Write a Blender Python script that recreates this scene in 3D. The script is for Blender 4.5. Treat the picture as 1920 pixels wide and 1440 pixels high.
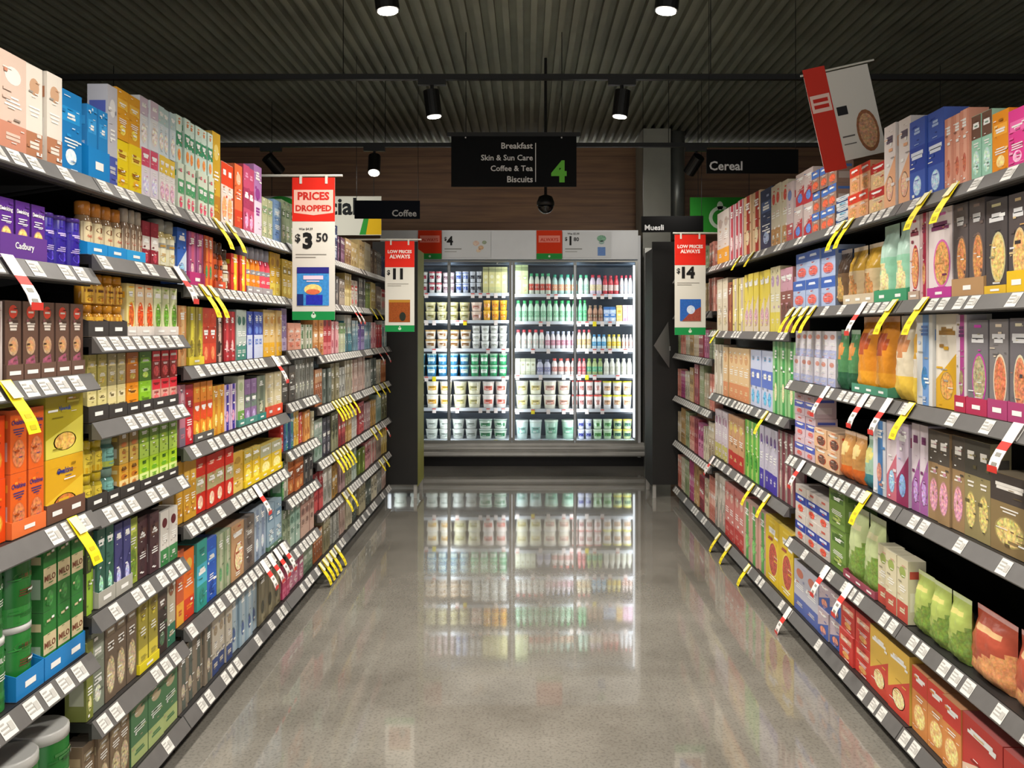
import bpy, math, random, re
from mathutils import Vector, Matrix
for o in list(bpy.data.objects):
    bpy.data.objects.remove(o, do_unlink=True)
SC = bpy.context.scene
COL = SC.collection
R = random.Random(7)

# ------------------------------------------------------------------ camera
F = 1550.0; VX, VY, EYE = 988.0, 615.0, 1.5          # focal length, vanishing point, eye height
cd = bpy.data.cameras.new('camera'); cam = bpy.data.objects.new('camera', cd); COL.objects.link(cam)
cd.sensor_width = 36; cd.sensor_fit = 'HORIZONTAL'; cd.lens = 36*F/1920
cd.shift_x = -(VX-960)/1920; cd.shift_y = -(720-VY)/1920
cd.clip_start = .05; cd.clip_end = 60
cam.location = (0, 0, EYE); cam.rotation_euler = (math.pi/2, 0, 0)
SC.camera = cam
# ------------------------------------------------------------------ world, exposure
w = bpy.data.worlds.new('world'); SC.world = w; w.use_nodes = True
bgn = w.node_tree.nodes['Background']; bgn.inputs[0].default_value = (1, .97, .93, 1); bgn.inputs[1].default_value = 1.0
vs = SC.view_settings
vs.view_transform = 'Standard'; vs.look = 'None'; vs.exposure = 0.0; vs.gamma = 1; vs.use_curve_mapping = False
SC.cycles.use_denoising = True
SC.cycles.max_bounces = 6; SC.cycles.transparent_max_bounces = 12
SC.cycles.sample_clamp_indirect = 4
LAMP_TRACKS = [(5.4, 170), (3.6, 170), (1.9, 160), (0.2, 150)]     # transverse tracks: y, watts per head
HEAD_X = [-.62, .62]
TRACK_Z = 3.12
COOLER_W = 6.5

# ------------------------------------------------------------------ colour and materials
def lin(h):
    h = h.lstrip('#')
    if len(h) == 3: h = ''.join(c*2 for c in h)
    out = []
    for i in (0, 2, 4):
        c = int(h[i:i+2], 16)/255
        out.append(c/12.92 if c <= .04045 else ((c+.055)/1.055)**2.4)
    return out
MAT = {}
def new_mat(name):
    m = bpy.data.materials.new(name); m.use_nodes = True
    n = m.node_tree; b = n.nodes['Principled BSDF']; MAT[name] = m
    return m, n, b
def print_mat(name, rough, spec=.4, bump=0):
    m, n, b = new_mat(name)
    at = n.nodes.new('ShaderNodeAttribute'); at.attribute_name = 'Col'
    tc = n.nodes.new('ShaderNodeTexCoord')
    no = n.nodes.new('ShaderNodeTexNoise'); no.inputs['Scale'].default_value = 95; no.inputs['Detail'].default_value = 3
    n.links.new(tc.outputs['Object'], no.inputs['Vector'])
    mx = n.nodes.new('ShaderNodeMix'); mx.data_type = 'RGBA'; mx.blend_type = 'OVERLAY'
    n.links.new(at.outputs['Color'], mx.inputs[6]); 
    cr = n.nodes.new('ShaderNodeMix'); cr.data_type = 'RGBA'; cr.blend_type = 'MIX'
    sat = n.nodes.new('ShaderNodeHueSaturation'); sat.inputs['Saturation'].default_value = .35; sat.inputs['Value'].default_value = 1.05
    n.links.new(no.outputs['Color'], sat.inputs['Color'])
    bc = n.nodes.new('ShaderNodeBrightContrast'); bc.inputs['Contrast'].default_value = 1.6; n.links.new(sat.outputs[0], bc.inputs[0]); n.links.new(bc.outputs[0], mx.inputs[7]); n.links.new(at.outputs['Alpha'], mx.inputs[0])
    n.links.new(mx.outputs[2], b.inputs['Base Color'])
    b.inputs['Roughness'].default_value = rough; b.inputs['Specular IOR Level'].default_value = spec
    if bump:
        bp = n.nodes.new('ShaderNodeBump'); bp.inputs['Strength'].default_value = bump; bp.inputs['Distance'].default_value = .01
        n2 = n.nodes.new('ShaderNodeTexNoise'); n2.inputs['Scale'].default_value = 22
        n.links.new(tc.outputs['Object'], n2.inputs['Vector'])
        n.links.new(n2.outputs['Fac'], bp.inputs['Height']); n.links.new(bp.outputs[0], b.inputs['Normal'])
    return m
print_mat('printed_card', .42); print_mat('sign_face', .65, .12); print_mat('printed_film', .28, .5, .5); print_mat('printed_metal', .3, .6); print_mat('glazed', .12, .5)
def flat(name, hexc, rough=.5, metal=0, noise=0, scale=8, emis=0):
    m, n, b = new_mat(name); c = lin(hexc)
    b.inputs['Base Color'].default_value = (*c, 1); b.inputs['Roughness'].default_value = rough; b.inputs['Metallic'].default_value = metal
    if noise:
        tc = n.nodes.new('ShaderNodeTexCoord'); no = n.nodes.new('ShaderNodeTexNoise'); no.inputs['Scale'].default_value = scale; no.inputs['Detail'].default_value = 6
        r = n.nodes.new('ShaderNodeValToRGB')
        r.color_ramp.elements[0].position = .3; r.color_ramp.elements[1].position = .7
        r.color_ramp.elements[0].color = (*[x*(1-noise) for x in c], 1); r.color_ramp.elements[1].color = (*[min(1, x*(1+noise)) for x in c], 1)
        n.links.new(tc.outputs['Object'], no.inputs['Vector']); n.links.new(no.outputs['Fac'], r.inputs[0]); n.links.new(r.outputs[0], b.inputs['Base Color'])
    if emis:
        b.inputs['Emission Color'].default_value = (*c, 1); b.inputs['Emission Strength'].default_value = emis
    return m
flat('shelf_black', '1c1a19', .5, 0, .2, 12)
flat('strip_grey', '5a5856', .38, 0, .08, 20)
flat('panel_black', '151412', .6, 0, .2, 5)
flat('upright_black', '100f0f', .5, .3, .1)
flat('steel', 'bcbab4', .3, .45, .08, 6)
flat('frame_alu', '8f8f8a', .38, .6, .06, 6)
flat('cooler_white', 'd8dadc', .4, 0, .03, 6)
flat('cooler_shelf', 'c9ced6', .35, .1, .05, 9)
flat('cooler_back', '4c5866', .5, 0, .1, 4)
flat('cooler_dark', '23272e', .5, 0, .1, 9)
flat('green_panel', '8a8a34', .5, 0, .1, 6)
flat('column_paint', '9c9c90', .45, 0, .12, 3)
flat('duct_metal', '8a8d88', .35, .5, .1, 4)
flat('lamp_black', '0d0d0d', .45)
flat('rod_white', 'cfccc2', .4)
flat('dome_glass', '0a0a0c', .08)
flat('wall_paint', '59554c', .7, 0, .1, 3)
flat('lamp_lens', 'fff4e0', .3, 0, 0, 8, 22)
flat('led', 'f2f7ff', .3, 0, 0, 8, 1.6)

def glass_mat():
    m = bpy.data.materials.new('door_glass'); m.use_nodes = True; n = m.node_tree; n.nodes.clear()
    out = n.nodes.new('ShaderNodeOutputMaterial'); mx = n.nodes.new('ShaderNodeMixShader')
    tr = n.nodes.new('ShaderNodeBsdfTransparent'); tr.inputs[0].default_value = (.96, .985, .98, 1)
    gl = n.nodes.new('ShaderNodeBsdfGlossy'); gl.inputs['Roughness'].default_value = .03
    fr = n.nodes.new('ShaderNodeFresnel'); fr.inputs[0].default_value = 1.35
    n.links.new(fr.outputs[0], mx.inputs[0]); n.links.new(tr.outputs[0], mx.inputs[1]); n.links.new(gl.outputs[0], mx.inputs[2]); n.links.new(mx.outputs[0], out.inputs[0])
    MAT['door_glass'] = m
glass_mat()
def floor_mat():
    m, n, b = new_mat('polished_concrete')
    tc = n.nodes.new('ShaderNodeTexCoord')
    n1 = n.nodes.new('ShaderNodeTexNoise'); n1.inputs['Scale'].default_value = 1.3; n1.inputs['Detail'].default_value = 8; n1.inputs['Roughness'].default_value = .65
    n2 = n.nodes.new('ShaderNodeTexNoise'); n2.inputs['Scale'].default_value = 90; n2.inputs['Detail'].default_value = 3
    r1 = n.nodes.new('ShaderNodeValToRGB'); e = r1.color_ramp.elements
    e[0].position = .3; e[0].color = (*lin('66625a'), 1); e[1].position = .75; e[1].color = (*lin('8d8980'), 1)
    r2 = n.nodes.new('ShaderNodeValToRGB'); e = r2.color_ramp.elements
    e[0].position = .36; e[0].color = (.6, .6, .6, 1); e[1].position = .5; e[1].color = (1, 1, 1, 1)
    mx = n.nodes.new('ShaderNodeMix'); mx.data_type = 'RGBA'; mx.blend_type = 'MULTIPLY'; mx.inputs[0].default_value = .6
    for q in (n1, n2): n.links.new(tc.outputs['Object'], q.inputs['Vector'])
    n.links.new(n1.outputs['Fac'], r1.inputs[0]); n.links.new(n2.outputs['Fac'], r2.inputs[0])
    n.links.new(r1.outputs[0], mx.inputs[6]); n.links.new(r2.outputs[0], mx.inputs[7]); n.links.new(mx.outputs[2], b.inputs['Base Color'])
    mr = n.nodes.new('ShaderNodeMapRange'); mr.inputs['To Min'].default_value = .03; mr.inputs['To Max'].default_value = .1
    n.links.new(n1.outputs['Fac'], mr.inputs['Value']); n.links.new(mr.outputs[0], b.inputs['Roughness'])
    b.inputs['IOR'].default_value = 1.6; b.inputs['Coat Weight'].default_value = .6; b.inputs['Coat Roughness'].default_value = .025; b.inputs['Coat IOR'].default_value = 1.6
floor_mat()
def wood_mat():
    m, n, b = new_mat('wood_cladding')
    tc = n.nodes.new('ShaderNodeTexCoord'); mp = n.nodes.new('ShaderNodeMapping'); mp.inputs['Scale'].default_value = (.5, 1, 9)
    n.links.new(tc.outputs['Object'], mp.inputs[0])
    no = n.nodes.new('ShaderNodeTexNoise'); no.inputs['Scale'].default_value = 3; no.inputs['Detail'].default_value = 8
    n.links.new(mp.outputs[0], no.inputs['Vector'])
    r = n.nodes.new('ShaderNodeValToRGB'); e = r.color_ramp.elements
    e[0].position = .3; e[0].color = (*lin('745440'), 1); e[1].position = .72; e[1].color = (*lin('96714f'), 1)
    n.links.new(no.outputs['Fac'], r.inputs[0])
    wv = n.nodes.new('ShaderNodeTexWave'); wv.bands_direction = 'Z'; wv.inputs['Scale'].default_value = 1.6; wv.wave_profile = 'SAW'
    n.links.new(tc.outputs['Object'], wv.inputs['Vector'])
    r2 = n.nodes.new('ShaderNodeValToRGB'); e = r2.color_ramp.elements; e[0].position = 0; e[0].color = (.45, .45, .45, 1); e[1].position = .06; e[1].color = (1, 1, 1, 1)
    n.links.new(wv.outputs['Fac'], r2.inputs[0])
    mx = n.nodes.new('ShaderNodeMix'); mx.data_type = 'RGBA'; mx.blend_type = 'MULTIPLY'; mx.inputs[0].default_value = 1
    n.links.new(r.outputs[0], mx.inputs[6]); n.links.new(r2.outputs[0], mx.inputs[7]); n.links.new(mx.outputs[2], b.inputs['Base Color'])
    b.inputs['Roughness'].default_value = .55
wood_mat()
flat('ceiling_metal', '8a8c7c', .6, .1, .2, 2)

# ------------------------------------------------------------------ mesh builder
GW = (0.93, 0.93, 0.92)
def C4(h, a=0.0):
    if isinstance(h, (tuple, list)): return (*h[:3], a)
    return (*lin(h), a)
_tx = {}
def text_geo(s, bold=.02):
    if (s, bold) in _tx: return _tx[(s, bold)]
    cu = bpy.data.curves.new('t', 'FONT'); cu.body = s; cu.size = 1; cu.offset = bold; cu.resolution_u = 2
    ob = bpy.data.objects.new('t', cu); me = ob.to_mesh()
    vs_ = [tuple(v.co[:2]) for v in me.vertices]; fs = [tuple(p.vertices) for p in me.polygons]
    ob.to_mesh_clear(); bpy.data.objects.remove(ob); bpy.data.curves.remove(cu)
    x0 = min(v[0] for v in vs_); x1 = max(v[0] for v in vs_); y0 = min(v[1] for v in vs_); y1 = max(v[1] for v in vs_)
    _tx[(s, bold)] = ([((v[0]-x0)/(x1-x0), (v[1]-y0)/(y1-y0)) for v in vs_], fs, (x1-x0)/(y1-y0))
    return _tx[(s, bold)]
class MB:
    def __init__(s): s.v = []; s.f = []; s.c = []; s.map = None
    def poly(s, pts, col):
        b = len(s.v); s.v += [tuple(p) for p in pts]; s.f.append(tuple(range(b, b+len(pts)))); s.c.append(col)
    def box(s, x0, x1, y0, y1, z0, z1, col, side=None, top=None):
        side = side or col; top = top or col
        P = [(x0,y0,z0),(x1,y0,z0),(x1,y1,z0),(x0,y1,z0),(x0,y0,z1),(x1,y0,z1),(x1,y1,z1),(x0,y1,z1)]
        b = len(s.v); s.v += P
        for q, c in (((0,1,5,4),col),((1,2,6,5),side),((2,3,7,6),side),((3,0,4,7),side),((4,5,6,7),top),((3,2,1,0),side)):
            s.f.append(tuple(b+i for i in q)); s.c.append(c)
    def prism(s, prof, x0, x1, col):      # prof: (y,z) polygon extruded along x
        b = len(s.v); n = len(prof)
        s.v += [(x0, y, z) for y, z in prof] + [(x1, y, z) for y, z in prof]
        for i in range(n):
            j = (i+1) % n; s.f.append((b+i, b+j, b+n+j, b+n+i)); s.c.append(col)
        s.f.append(tuple(b+i for i in reversed(range(n)))); s.c.append(col)
        s.f.append(tuple(b+n+i for i in range(n))); s.c.append(col)
    def lathe(s, prof, n=20, cx=0, cy=0, caps=True):   # prof: (r,z,col) ; col of the segment above each point
        b = len(s.v)
        for r, z, c in prof:
            s.v += [(cx+r*math.cos(2*math.pi*i/n), cy+r*math.sin(2*math.pi*i/n), z) for i in range(n)]
        for k in range(len(prof)-1):
            for i in range(n):
                j = (i+1) % n
                s.f.append((b+k*n+i, b+k*n+j, b+(k+1)*n+j, b+(k+1)*n+i)); s.c.append(prof[k][2])
        if caps:
            s.f.append(tuple(b+i for i in reversed(range(n)))); s.c.append(prof[0][2])
            s.f.append(tuple(b+(len(prof)-1)*n+i for i in range(n))); s.c.append(prof[-1][2])
    def tube(s, p, q, r, col, n=8):
        p = Vector(p); q = Vector(q); d = (q-p).normalized()
        a = d.orthogonal().normalized(); c = d.cross(a); b = len(s.v)
        for e in (p, q):
            for i in range(n):
                t = 2*math.pi*i/n; s.v.append(tuple(e + a*math.cos(t)*r + c*math.sin(t)*r))
        for i in range(n):
            j = (i+1) % n; s.f.append((b+i, b+j, b+n+j, b+n+i)); s.c.append(col)
        s.f.append(tuple(b+i for i in reversed(range(n)))); s.c.append(col)
        s.f.append(tuple(b+n+i for i in range(n))); s.c.append(col)
    # art on a front surface: u,v in metres from the bottom centre of the face, mapped by self.map(u,v,lift)
    def a_rect(s, u0, v0, u1, v1, col, k=1):
        st = s.nu(u0, u1)
        for i in range(st):
            a = u0+(u1-u0)*i/st; b = u0+(u1-u0)*(i+1)/st
            s.poly([s.map(a, v0, k), s.map(b, v0, k), s.map(b, v1, k), s.map(a, v1, k)], col)
    def nu(s, a, b): return max(1, int(abs(b-a)/s.seg)) if s.seg else 1
    seg = 0
    def a_ell(s, u, v, ru, rv, col, k=2, n=14):
        s.poly([s.map(u+ru*math.cos(2*math.pi*i/n), v+rv*math.sin(2*math.pi*i/n), k) for i in range(n)], col)
    def a_poly(s, pts, col, k=2): s.poly([s.map(a, b, k) for a, b in pts], col)
    def a_text(s, t, u, v, h, col, k=4, wmax=None, bold=.02):      # u = centre, v = baseline
        vv, ff, asp = text_geo(t, bold); wd = h*asp
        if wmax and wd > wmax: h *= wmax/wd; wd = wmax
        b = len(s.v); s.v += [s.map(u-wd/2+x*wd, v+y*h, k) for x, y in vv]
        for f in ff: s.f.append(tuple(b+i for i in f)); s.c.append(col)
    def mesh(s, name, mat, smooth=False):
        me = bpy.data.meshes.new(name); me.from_pydata(s.v, [], s.f)
        at = me.color_attributes.new('Col', 'FLOAT_COLOR', 'CORNER'); data = []
        for f, c in zip(s.f, s.c): data += list(c if len(c) == 4 else (*c, 0))*len(f)
        at.data.foreach_set('color', data)
        me.materials.append(MAT[mat])
        if smooth:
            me.polygons.foreach_set('use_smooth', [len(f) == 4 for f in s.f])
        me.update(); return me
def link(name, me, parent=None, loc=(0,0,0), rz=0):
    o = bpy.data.objects.new(name, me); COL.objects.link(o); o.location = loc; o.rotation_euler = (0, 0, rz)
    if parent: o.parent = parent
    return o
def tag(o, label=None, cat=None, group=None, kind=None):
    if label: o['label'] = label
    if cat: o['category'] = cat
    if group: o['group'] = group
    if kind: o['kind'] = kind
    return o
def empty(name, loc=(0,0,0), rz=0):
    o = bpy.data.objects.new(name, None); COL.objects.link(o); o.location = loc; o.rotation_euler = (0, 0, rz); o.empty_display_size = .05; return o
def copy_tree(o, parent=None):
    c = o.copy(); COL.objects.link(c); c.parent = parent
    for ch in list(o.children): copy_tree(ch, c)
    return c
def simple(name, mat, fn, smooth=False, parent=None, loc=(0,0,0), rz=0):
    m = MB(); fn(m); return link(name, m.mesh(name, mat, smooth), parent, loc, rz)
G0 = (.5, .5, .5, 0)

# ------------------------------------------------------------------ package art
WHITE, BLK = 'eeeeea', '1a1a1a'
def dark(c, k=.55):
    c = lin(c) if isinstance(c, str) else c; return tuple(x*k for x in c[:3])
def mixc(a, b, t):
    a = lin(a) if isinstance(a, str) else a; b = lin(b) if isinstance(b, str) else b
    return tuple(x*(1-t)+y*t for x, y in zip(a[:3], b[:3]))
def art(m, w, h, cols, style, rnd, word=None, u=0):
    """printed front of a package; cols = base, second, accent, text"""
    c = [C4(x) for x in (list(cols)+[WHITE]*4)[:4]]
    hw = w/2
    st = style
    def lines(v, n, col, wd=.7, hh=.018):
        for i in range(n):
            ww = wd*w*rnd.uniform(.5, 1)/2
            m.a_rect(u-ww, v-i*h*.04, u+ww, v-i*h*.04+h*hh, col, 3)
    def pict(v, ru, rv, col=None):
        m.a_ell(u, v, ru*1.12, rv*1.08, mixed, 1); m.a_ell(u, v, ru, rv, (*(col or c[2])[:3], .85), 2)
    mixed = C4(mixc(cols[0], cols[2] if len(cols) > 2 else WHITE, .4))
    if st == 'plain':
        m.a_rect(u-hw*.8, h*.62, u+hw*.8, h*.8, c[1], 1)
        if word: m.a_text(word, u, h*.66, h*.09, c[3], 3, w*.78)
        else: lines(h*.7, 2, c[3], .6, .03)
        lines(h*.4, 3, c[3], .7)
        m.a_ell(u, h*.2, hw*.5, h*.1, (*c[2][:3], .7), 1)
    elif st == 'band':
        m.a_rect(u-hw, 0, u+hw, h*.3, c[1], 1)
        m.a_ell(u, h*.78, hw*.6, h*.09, c[2], 1)
        if word: m.a_text(word, u, h*.74, h*.08, c[3], 3, w*.85)
        lines(h*.55, 3, c[3]); lines(h*.17, 2, c[0], .6, .03)
    elif st == 'top':
        m.a_rect(u-hw, h*.64, u+hw, h*.995, c[1], 1)
        if word: m.a_text(word, u, h*.74, h*.1, c[3], 3, w*.84)
        else: lines(h*.84, 2, c[3], .8, .045)
        lines(h*.56, 2, c[3], .6)
        pict(h*.28, hw*.7, h*.18)
    elif st == 'pic':
        if word: m.a_text(word, u, h*.76, h*.1, c[3], 3, w*.86)
        else:
            m.a_rect(u-hw*.75, h*.78, u+hw*.75, h*.88, c[1], 1); lines(h*.82, 1, c[3], .6, .03)
        lines(h*.68, 3, c[3], .7)
        pict(h*.3, hw*.76, h*.22)
    elif st == 'mid':
        m.a_rect(u-hw, h*.36, u+hw, h*.66, c[1], 1)
        if word: m.a_text(word, u, h*.45, h*.12, c[3], 3, w*.86)
        else: lines(h*.55, 2, c[3], .8, .05)
        lines(h*.86, 2, c[2], .5, .03); pict(h*.18, hw*.5, h*.12)
    elif st == 'diag':
        m.a_poly([(u-hw, 0), (u+hw, 0), (u+hw, h*.62), (u-hw, h*.3)], c[1], 1)
        if word: m.a_text(word, u, h*.72, h*.1, c[3], 3, w*.86)
        else: lines(h*.82, 2, c[3], .75, .045)
        pict(h*.24, hw*.55, h*.14)
    elif st == 'stripe':
        m.a_rect(u-hw*.25, 0, u+hw*.55, h, c[1], 1)
        lines(h*.85, 3, c[3], .5, .03); m.a_ell(u, h*.3, hw*.4, h*.13, (*c[2][:3], .6), 2)
    elif st == 'two':       # stacked halves, like sachets
        m.a_rect(u-hw, 0, u+hw, h*.5, c[1], 1); lines(h*.88, 3, c[3], .6, .03); lines(h*.38, 3, c[2], .6, .03)
        m.a_ell(u, h*.6, hw*.6, h*.08, c[2], 2)
    elif st == 'oval':
        if word: m.a_text(word, u, h*.74, h*.08, c[3], 3, w*.86)
        else: lines(h*.8, 2, c[3], .8, .05)
        lines(h*.92, 1, c[1], .5, .03)
        m.a_ell(u+hw*.15, h*.38, hw*.72, h*.27, c[1], 2, 20); m.a_ell(u+hw*.15, h*.38, hw*.62, h*.245, (*c[2][:3], .95), 3, 20)
        lines(h*.1, 2, c[3], .6)
    elif st == 'disc':
        m.a_ell(u, h*.86, hw*.55, h*.085, C4('c8402c'), 1); m.a_rect(u-hw*.35, h*.845, u+hw*.35, h*.87, c[3], 3)
        lines(h*.7, 3, c[3], .75, .03)
        m.a_ell(u, h*.42, hw*.62, h*.12, (*c[2][:3], .4), 1); m.a_ell(u, h*.42, hw*.42, h*.075, (*lin('b88a5c'), .5), 2)
        m.a_poly([(u-hw*.8, h*.06), (u+hw*.8, h*.06), (u+hw*.5, h*.3), (u-hw*.6, h*.24)], (*c[1][:3], .7), 1)
def clutter(m, w, h, cols, rnd, n=9):
    c = [C4(x) for x in (list(cols)+[WHITE]*4)[:4]]+[C4(WHITE), C4(dark(cols[0], .45)), C4(mixc(cols[0], cols[1], .5))]
    for i in range(n):
        ww = w*rnd.uniform(.08, .34)/2; hh = h*rnd.choice((.008, .012, .02, .035)); u = rnd.uniform(-w/2+ww, w/2-ww)*.92; v = h*rnd.uniform(.03, .93)
        m.a_rect(u-ww, v, u+ww, v+hh, c[rnd.randrange(len(c))], 5+i*.3)
def plane_map(d, eps=.0004): return lambda u, v, k: (u, -d/2-eps*k, v)
def cyl_map(r, z0=0, eps=.0005): return lambda u, v, k: ((r+eps*k)*math.sin(u/r), -(r+eps*k)*math.cos(u/r), z0+v)

def mk_box(name, w, h, d, cols, style, rnd, word=None, mat='printed_card'):
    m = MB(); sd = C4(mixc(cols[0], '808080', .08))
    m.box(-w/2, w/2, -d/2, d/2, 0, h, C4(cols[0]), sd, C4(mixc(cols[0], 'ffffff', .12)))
    m.map = plane_map(d, .0003); art(m, w, h, cols, style, rnd, word); clutter(m, w, h, cols, rnd, 9 if style not in ('plain',) else 14)
    sc = C4(cols[1] if len(cols) > 1 else WHITE)
    for sx in (-1, 1):      # side print
        x = sx*(w/2+.0004)
        for (a, b, z0, z1, c) in ((-.4, .4, .72, .84, sc), (-.38, .3, .2, .5, C4(mixc(cols[0], WHITE, .35)))):
            p = [(x, a*d, z0*h), (x, b*d, z0*h), (x, b*d, z1*h), (x, a*d, z1*h)]
            m.poly(p if sx > 0 else p[::-1], c)
    return link(name, m.mesh(name, mat))
def mk_tin(name, w, h, d, cols, style, rnd, word=None, lid=None):
    r = w/2*.97; m = MB(); c0 = C4(cols[0])
    m.lathe([(r*.99, 0, C4('b8b8b8')), (r, .004, c0), (r, h*.9, c0), (r*.99, h*.905, c0)], 22)
    m.seg = .012; m.map = cyl_map(r, 0); art(m, w*1.15, h*.9, cols, style, rnd, word); clutter(m, w*1.15, h*.88, cols, rnd, 8)
    o = link(name, m.mesh(name, 'printed_metal', True))
    l = MB(); lc = C4(lid or 'c8c8c4'); l.lathe([(r*1.02, h*.905, lc), (r*1.02, h*.985, lc), (r*.96, h, lc)], 22)
    link('lid', l.mesh('lid', 'printed_metal', True), o); return o
def mk_jar(name, w, h, d, cols, style, rnd, word=None, lid=None):
    """glass coffee jar: dark contents, paper label, coloured lid"""
    r = w/2*.97; m = MB(); g = C4(mixc(cols[2] if len(cols) > 2 else '4a2a16', cols[0], .25))
    m.lathe([(r*.9, 0, g), (r, h*.05, g), (r, h*.6, g), (r*.93, h*.68, g), (r*.8, h*.72, g), (r*.8, h*.745, g)], 20)
    o = link(name, m.mesh(name, 'glazed', True))
    a = MB(); a.seg = .012; a.map = cyl_map(r+.0006, h*.05); c = C4(cols[0])
    a.a_rect(-w*.62, 0, w*.62, h*.56, c, 0); art(a, w*1.15, h*.56, cols, style, rnd, word)
    link('paper_label', a.mesh('paper_label', 'printed_card'), o)
    l = MB(); lc = C4(lid or cols[1]); l.lathe([(r*.86, h*.735, lc), (r*.88, h*.97, lc), (r*.78, h, lc)], 20)
    link('lid', l.mesh('lid', 'glazed', True), o); return o
def mk_tub(name, w, h, d, cols, style, rnd, word=None, lid=None):
    r = w/2*.97; m = MB(); c0, c1 = C4(cols[0]), C4(cols[1])
    m.lathe([(r*.8, 0, c0), (r*.83, h*.22, c0), (r*.95, h*.8, c1), (r*.96, h*.86, c1), (r, h*.87, C4(lid or WHITE)), (r, h*.97, C4(lid or WHITE)), (r*.93, h*.975, C4(lid or WHITE))], 14)
    m.map = cyl_map(r*.93); m.seg = .02
    m.a_rect(-w*.35, h*.3, w*.35, h*.62, C4(cols[2]), 2); m.a_rect(-w*.22, h*.5, w*.22, h*.56, C4(dark(cols[2], .35)), 4); m.a_rect(-w*.2, h*.36, w*.15, h*.4, C4(WHITE), 4); m.a_ell(w*.12, h*.42, w*.1, h*.06, (*C4(cols[2])[:3], .8), 5, 8)
    return link(name, m.mesh(name, 'glazed', True))
def mk_bottle(name, w, h, d, cols, style, rnd, word=None, lid=None):
    r = w/2*.97; m = MB(); c0, c1 = C4(cols[0]), C4(cols[1])
    m.lathe([(r*.9, 0, c0), (r, h*.04, c0), (r, h*.2, c1), (r, h*.5, c0), (r*.97, h*.66, c0), (r*.6, h*.82, c0), (r*.5, h*.87, c0)], 14)
    m.map = cyl_map(r); m.a_rect(-w*.3, h*.28, w*.3, h*.42, C4(cols[2]), 2); m.a_rect(-w*.22, h*.33, w*.22, h*.37, C4(WHITE), 3); m.a_rect(-w*.2, h*.48, w*.2, h*.51, C4(dark(cols[1], .5)), 3)
    o = link(name, m.mesh(name, 'glazed', True))
    l = MB(); lc = C4(lid or cols[2]); l.lathe([(r*.6, h*.86, lc), (r*.6, h*.99, lc), (r*.54, h, lc)], 12)
    link('cap', l.mesh('cap', 'glazed', True), o); return o
def mk_gable(name, w, h, d, cols, style, rnd, word=None, lid=None):     # gable-top drink carton
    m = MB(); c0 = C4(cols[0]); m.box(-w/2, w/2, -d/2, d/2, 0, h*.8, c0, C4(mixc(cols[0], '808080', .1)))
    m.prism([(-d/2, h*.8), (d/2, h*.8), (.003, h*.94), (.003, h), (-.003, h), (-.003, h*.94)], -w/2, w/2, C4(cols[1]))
    m.map = plane_map(d); art(m, w, h*.8, cols, style, rnd, word)
    return link(name, m.mesh(name, 'printed_card'))
def mk_bag(name, w, h, d, cols, style, rnd, word=None):
    """pillow bag with crimped top"""
    m = MB(); nx, nz = 10, 14
    def prof(i, j):
        s = i/nx*2-1; t = j/nz
        th = (d/2)*max(0, 1-abs(s)**2.6)**.6*(min(1, t*6+.35))*(1 if t < .55 else max(.03, 1-((t-.55)/.38)**1.6 if t < .93 else .03))
        wx = w/2*(1-.05*math.sin(math.pi*t))*(1-.06*max(0, t-.6))
        cr = .0025*math.sin(s*9+t*7)+.002*math.sin(t*31+s*4) if t < .9 else .0
        return s*wx, th+cr*min(1, th/.01), t*h
    c = [C4(x) for x in (list(cols)+[WHITE]*4)[:4]]
    def colr(i, j):
        s = (i+.5)/nx*2-1; t = (j+.5)/nz
        if t > .93: return C4(mixc(cols[0], 'ffffff', .25))
        if style == 'top': 
            if t > .58: return c[1]
            if (s/.6)**2+((t-.28)/.2)**2 < 1: return (*c[2][:3], .9)
            return c[0]
        if style == 'band':
            if t < .3: return c[1]
            if (s/.6)**2+((t-.66)/.14)**2 < 1: return c[2]
            return c[0]
        if style == 'diag':
            if t < .38+.2*s: return (*c[1][:3], .5)
            if abs(s) < .6 and .68 < t < .8: return c[2]
            return c[0]
        if (s/.65)**2+((t-.33)/.22)**2 < 1: return (*c[2][:3], .85)
        if abs(s) < .7 and .62 < t < .78: return c[1]
        return c[0]
    for side in (-1, 1):
        b = len(m.v)
        for j in range(nz+1):
            for i in range(nx+1):
                x, y, z = prof(i, j); m.v.append((x, side*y, z))
        for j in range(nz):
            for i in range(nx):
                q = (b+j*(nx+1)+i, b+j*(nx+1)+i+1, b+(j+1)*(nx+1)+i+1, b+(j+1)*(nx+1)+i)
                m.f.append(q if side < 0 else q[::-1]); m.c.append(colr(i, j) if side < 0 else c[0])
    return link(name, m.mesh(name, 'printed_film', True))
def mk_tray(w, h, d, col, rnd, rise=.35, word=None, wc=WHITE):
    """shelf-ready tray with a low front and sloped sides"""
    m = MB(); c = C4(col); t = .0015; ci = C4(mixc(col, '6b5a44', .5))
    m.box(-w/2, w/2, -d/2, d/2, 0, t, ci)
    m.box(-w/2, w/2, -d/2, -d/2+t, t, h, c)
    m.map = lambda u, v, k: (u, -d/2-.0004*k, v)
    if word: m.a_text(word, 0, h*.35, h*.35, C4(wc), 2, w*.8)
    else:
        n = max(1, int(w/.09))
        for i in range(n):
            u = -w/2+w*(i+.5)/n; m.a_rect(u-.022, h*.35, u+.022, h*.6, C4(wc), 2)
    for s in (-1, 1):
        x0, x1 = (-w/2, -w/2+t) if s < 0 else (w/2-t, w/2)
        P = [(-d/2+t, t), (d/2, t), (d/2, h*1.5), (-d/2+t, h)]
        m.prism(P, x0, x1, c)
    return link('shelf_ready_tray', m.mesh('tray', 'printed_card'))
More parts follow.
